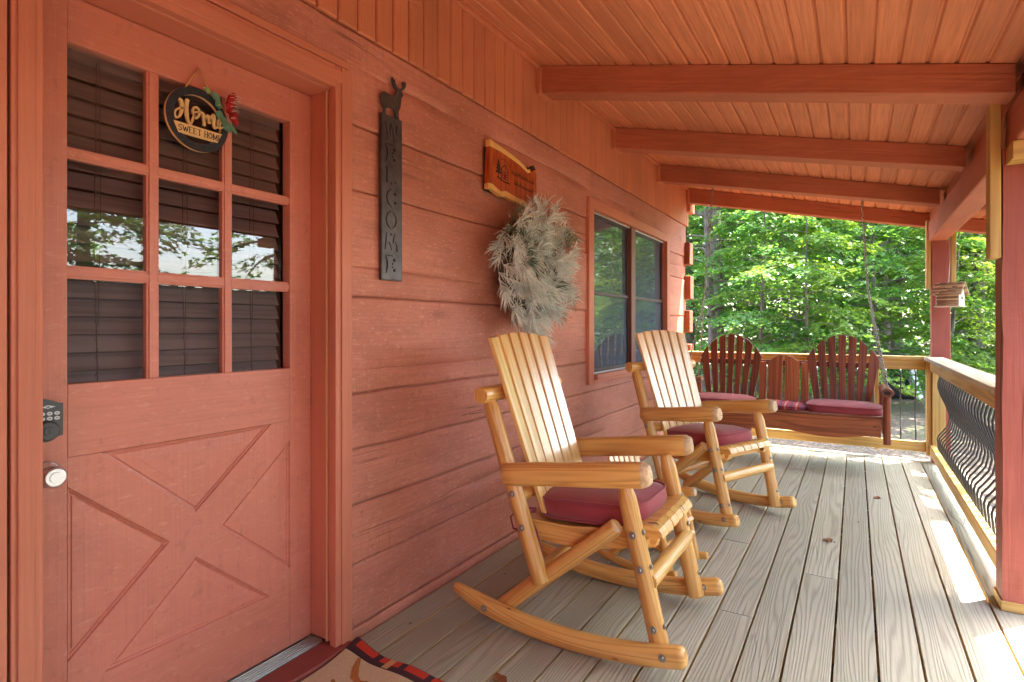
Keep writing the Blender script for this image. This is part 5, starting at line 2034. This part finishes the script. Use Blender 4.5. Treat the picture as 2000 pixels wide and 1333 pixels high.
GT, GM = 'tall trees in the wood behind the porch', 'young maples behind the porch'
protoM = [make_tree('maple_tree', '', 'tree', GM, seed=21, H=6.2, r0=.075, z_lo=.7, z_hi=6.0, Rm=2.5, n_br=44, size=.105, mat=M['leaf'], twigs=13, per=13),
          make_tree('maple_tree', '', 'tree', GM, seed=22, H=5.4, r0=.06, z_lo=.45, z_hi=5.2, Rm=2.2, n_br=40, size=.10, mat=M['leaf2'], twigs=12, per=13, lean=.06)]
protoT = [make_tree('tall_tree', '', 'tree', GT, seed=31, H=15.0, r0=.20, z_lo=4.2, z_hi=14.5, Rm=4.2, n_br=46, size=.16, mat=M['leaf'], twigs=13, per=12, lean=.015),
          make_tree('tall_tree', '', 'tree', GT, seed=32, H=16.0, r0=.22, z_lo=3.4, z_hi=15.5, Rm=4.0, n_br=48, size=.16, mat=M['leaf3'], twigs=13, per=12, lean=.035)]
protoS = [make_tree('tall_tree', '', 'tree', GT, seed=41, H=10.0, r0=.12, z_lo=4.6, z_hi=9.8, Rm=2.6, n_br=20, size=.13, mat=M['leaf'], twigs=9, per=8, lean=.02)]
used = set()


def plant(proto, x, y, sc, rz, label):
    if id(proto) in used:
        o = copy_tree(proto)
    else:
        used.add(id(proto))
        o = proto
    o.location = (x, y, ground_z(x, y))
    o.rotation_euler = (0, 0, rz)
    o.scale = (sc, sc, sc)
    o['label'] = label
    return o


TREES = [
    (0, 'M', .05, 12.3, .74, .3, 'leafy maple directly behind the left fan back of the swing'),
    (1, 'M', .95, 12.2, .80, 1.9, 'yellow green maple behind the middle of the swing'),
    (0, 'M', 1.95, 14.6, .90, 2.8, 'dark green maple behind the right swing chain'),
    (1, 'M', 3.3, 15.2, .85, 4.0, 'bright maple beside the corner post, low branches over the rail'),
    (0, 'M', -3.7, 17.0, .95, 5.0, 'maple at the left, next to the log wall corner'),
    (0, 'M', .35, 16.2, 1.05, .9, 'maple filling the gap between the two fan backs, farther back'),
    (1, 'M', 4.9, 20.0, 1.05, 3.3, 'yellow green maple seen right of the corner post'),
    (0, 'M', 2.6, 19.6, 1.15, 4.6, 'tall maple standing behind the dark yard box'),
    (1, 'M', -1.4, 19.5, 1.2, 5.7, 'pale maple behind the thick leaning trunk at left'),
    (0, 'M', 5.9, 24.0, 1.3, 2.1, 'maple deep in the wood at the far right, beyond the birdhouse'),
    (0, 'T', -1.33, 14.57, .95, .4, 'thick grey trunk rising left of the swing chain at left'),
    (1, 'T', -1.16, 13.6, .50, 2.0, 'thin pale stem leaning in front of the thick left trunk'),
    (1, 'T', -.80, 18.9, .75, 1.4, 'slim grey trunk above the left fan back of the swing'),
    (0, 'T', .65, 24.0, .95, 2.6, 'straight trunk seen over the gap between the fan backs'),
    (1, 'T', 2.30, 18.2, .72, 3.7, 'grey trunk just right of the right swing chain'),
    (0, 'T', 3.08, 27.0, 1.0, 5.0, 'dark trunk high up left of the corner post'),
    (1, 'T', 4.42, 19.4, .85, .0, 'big grey trunk right of the birdhouse, close to the near post'),
    (0, 'S', 5.3, 7.7, 1.0, 1.0, 'thinly leaved tree out of view beyond the side railing, added to dapple the deck'),  # off-view tree, kept sparse and added to break up the sunlit deck strip
    (0, 'T', 4.9, 13.2, .80, 1.0, 'tall tree with its trunk out of view, added so its crown shades the yard'),  # added between sun and yard to put the ground in shade
    (0, 'T', 4.95, 26.0, .9, 1.0, 'dark trunk low under the birdhouse beyond the rail'),
    (1, 'T', -2.82, 18.3, .8, 2.2, 'dark trunk hugging the log wall corner at far left'),
    (0, 'T', -.6, 28.0, 1.0, 3.1, 'distant trunk behind the left swing cushion'),
    (1, 'T', 1.79, 24.5, 1.0, 4.1, 'distant trunk behind the right fan back of the swing'),
    (0, 'T', -3.6, 26.0, 1.05, 5.2, 'distant trunk deep behind the log wall corner'),
    (1, 'T', 8.2, 27.0, 1.0, 5.6, 'distant trunk at the right edge of the wood'),
]
for i, (k, typ, x, y, sc, rz, lab) in enumerate(TREES):
    plant({'M': protoM, 'T': protoT, 'S': protoS}[typ][k], x, y, sc, rz, lab)
GR = 'trees beyond the board fence'
for i, (k, typ, x, y, sc, lab) in enumerate(((1, 'M', 9.9, -.4, 1.1, 'maple close behind the fence, mirrored in the middle door panes'), (0, 'M', 10.2, 2.7, 1.15, 'maple close behind the fence, mirrored in the right door panes'), (0, 'M', 11.0, -3.4, 1.2, 'maple mirrored at the lower left door panes'), (0, 'M', 10.6, -1.6, 1.0, 'left maple above the fence in the door glass reflection'), (1, 'M', 11.4, 1.2, 1.05, 'middle maple above the fence in the door glass reflection'), (0, 'M', 11.0, 4.4, 1.1, 'maple mirrored in the window beside the wreath'),
                                            (0, 'T', 12.4, 2.2, .8, 'tall tree mirrored in the right door panes'), (1, 'T', 13.5, .0, .9, 'tall tree mirrored in the upper door panes'), (0, 'T', 14.5, 6.5, .9, 'tall tree mirrored in the left window sash'), (1, 'T', 13, -4.5, .9, 'tall tree mirrored at the left edge of the door glass'), (0, 'T', 13.5, 11.5, .9, 'tall tree mirrored in the right window sash'))):
    o = plant((protoM if typ == 'M' else protoT)[k], x, y, sc, i * 1.3, lab)
    o['group'] = GR

# the far wood: one mass of leaves and thin stems
g = np.random.default_rng(77)
nL = 42000
ncl = 560
th = g.uniform(-.62, .42, ncl)
rr = g.uniform(31, 44, ncl)
cx_, cy2 = 1.65 + rr * np.sin(th), rr * np.cos(th)
cz_ = g.uniform(.2, 11, ncl)
ci = g.integers(0, ncl, nL)
pos = np.stack([cx_[ci], cy2[ci], cz_[ci]], 1) + g.normal(0, 1, (nL, 3)) * np.array([1.15, 1.15, .55])
pos[:, 2] = np.maximum(pos[:, 2], -.2)
nrm = g.normal(0, .5, (nL, 3)) + np.array([0, 0, 1.0])
nrm /= np.linalg.norm(nrm, axis=1, keepdims=True)
ti = np.clip(g.uniform(.1, .9, ncl)[ci] + g.normal(0, .15, nL), 0, 1)
me = leaf_mesh('far_woodland', pos, nrm, g.normal(0, 1, (nL, 3)), g.uniform(.22, .42, nL), ti, M['leaf3'], LEAF)
fw = bpy.data.objects.new('far_woodland', me)
C.objects.link(fw)
tag(fw, 'far leafy wood closing the view behind the trees', 'woodland', None, 'stuff')
# low undergrowth at the wood's edge
nL = 9000
ncl = 130
bx, by = g.uniform(-7, 9, ncl), g.uniform(18, 32, ncl)
ci = g.integers(0, ncl, nL)
pos = np.stack([bx[ci], by[ci], np.zeros(nL)], 1) + g.normal(0, 1, (nL, 3)) * np.array([.5, .5, 0])
pos[:, 2] = -.3 + np.abs(g.normal(0, .33, nL)) + np.maximum(0, pos[:, 1] - 14) * .012
nrm = g.normal(0, .5, (nL, 3)) + np.array([0, 0, 1.0])
nrm /= np.linalg.norm(nrm, axis=1, keepdims=True)
me = leaf_mesh('undergrowth', pos, nrm, g.normal(0, 1, (nL, 3)), g.uniform(.10, .2, nL), np.clip(g.normal(.5, .2, nL), 0, 1), M['leaf'], LEAF)
ug = bpy.data.objects.new('undergrowth', me)
C.objects.link(ug)
tag(ug, 'low green undergrowth along the edge of the wood', 'undergrowth', None, 'stuff')
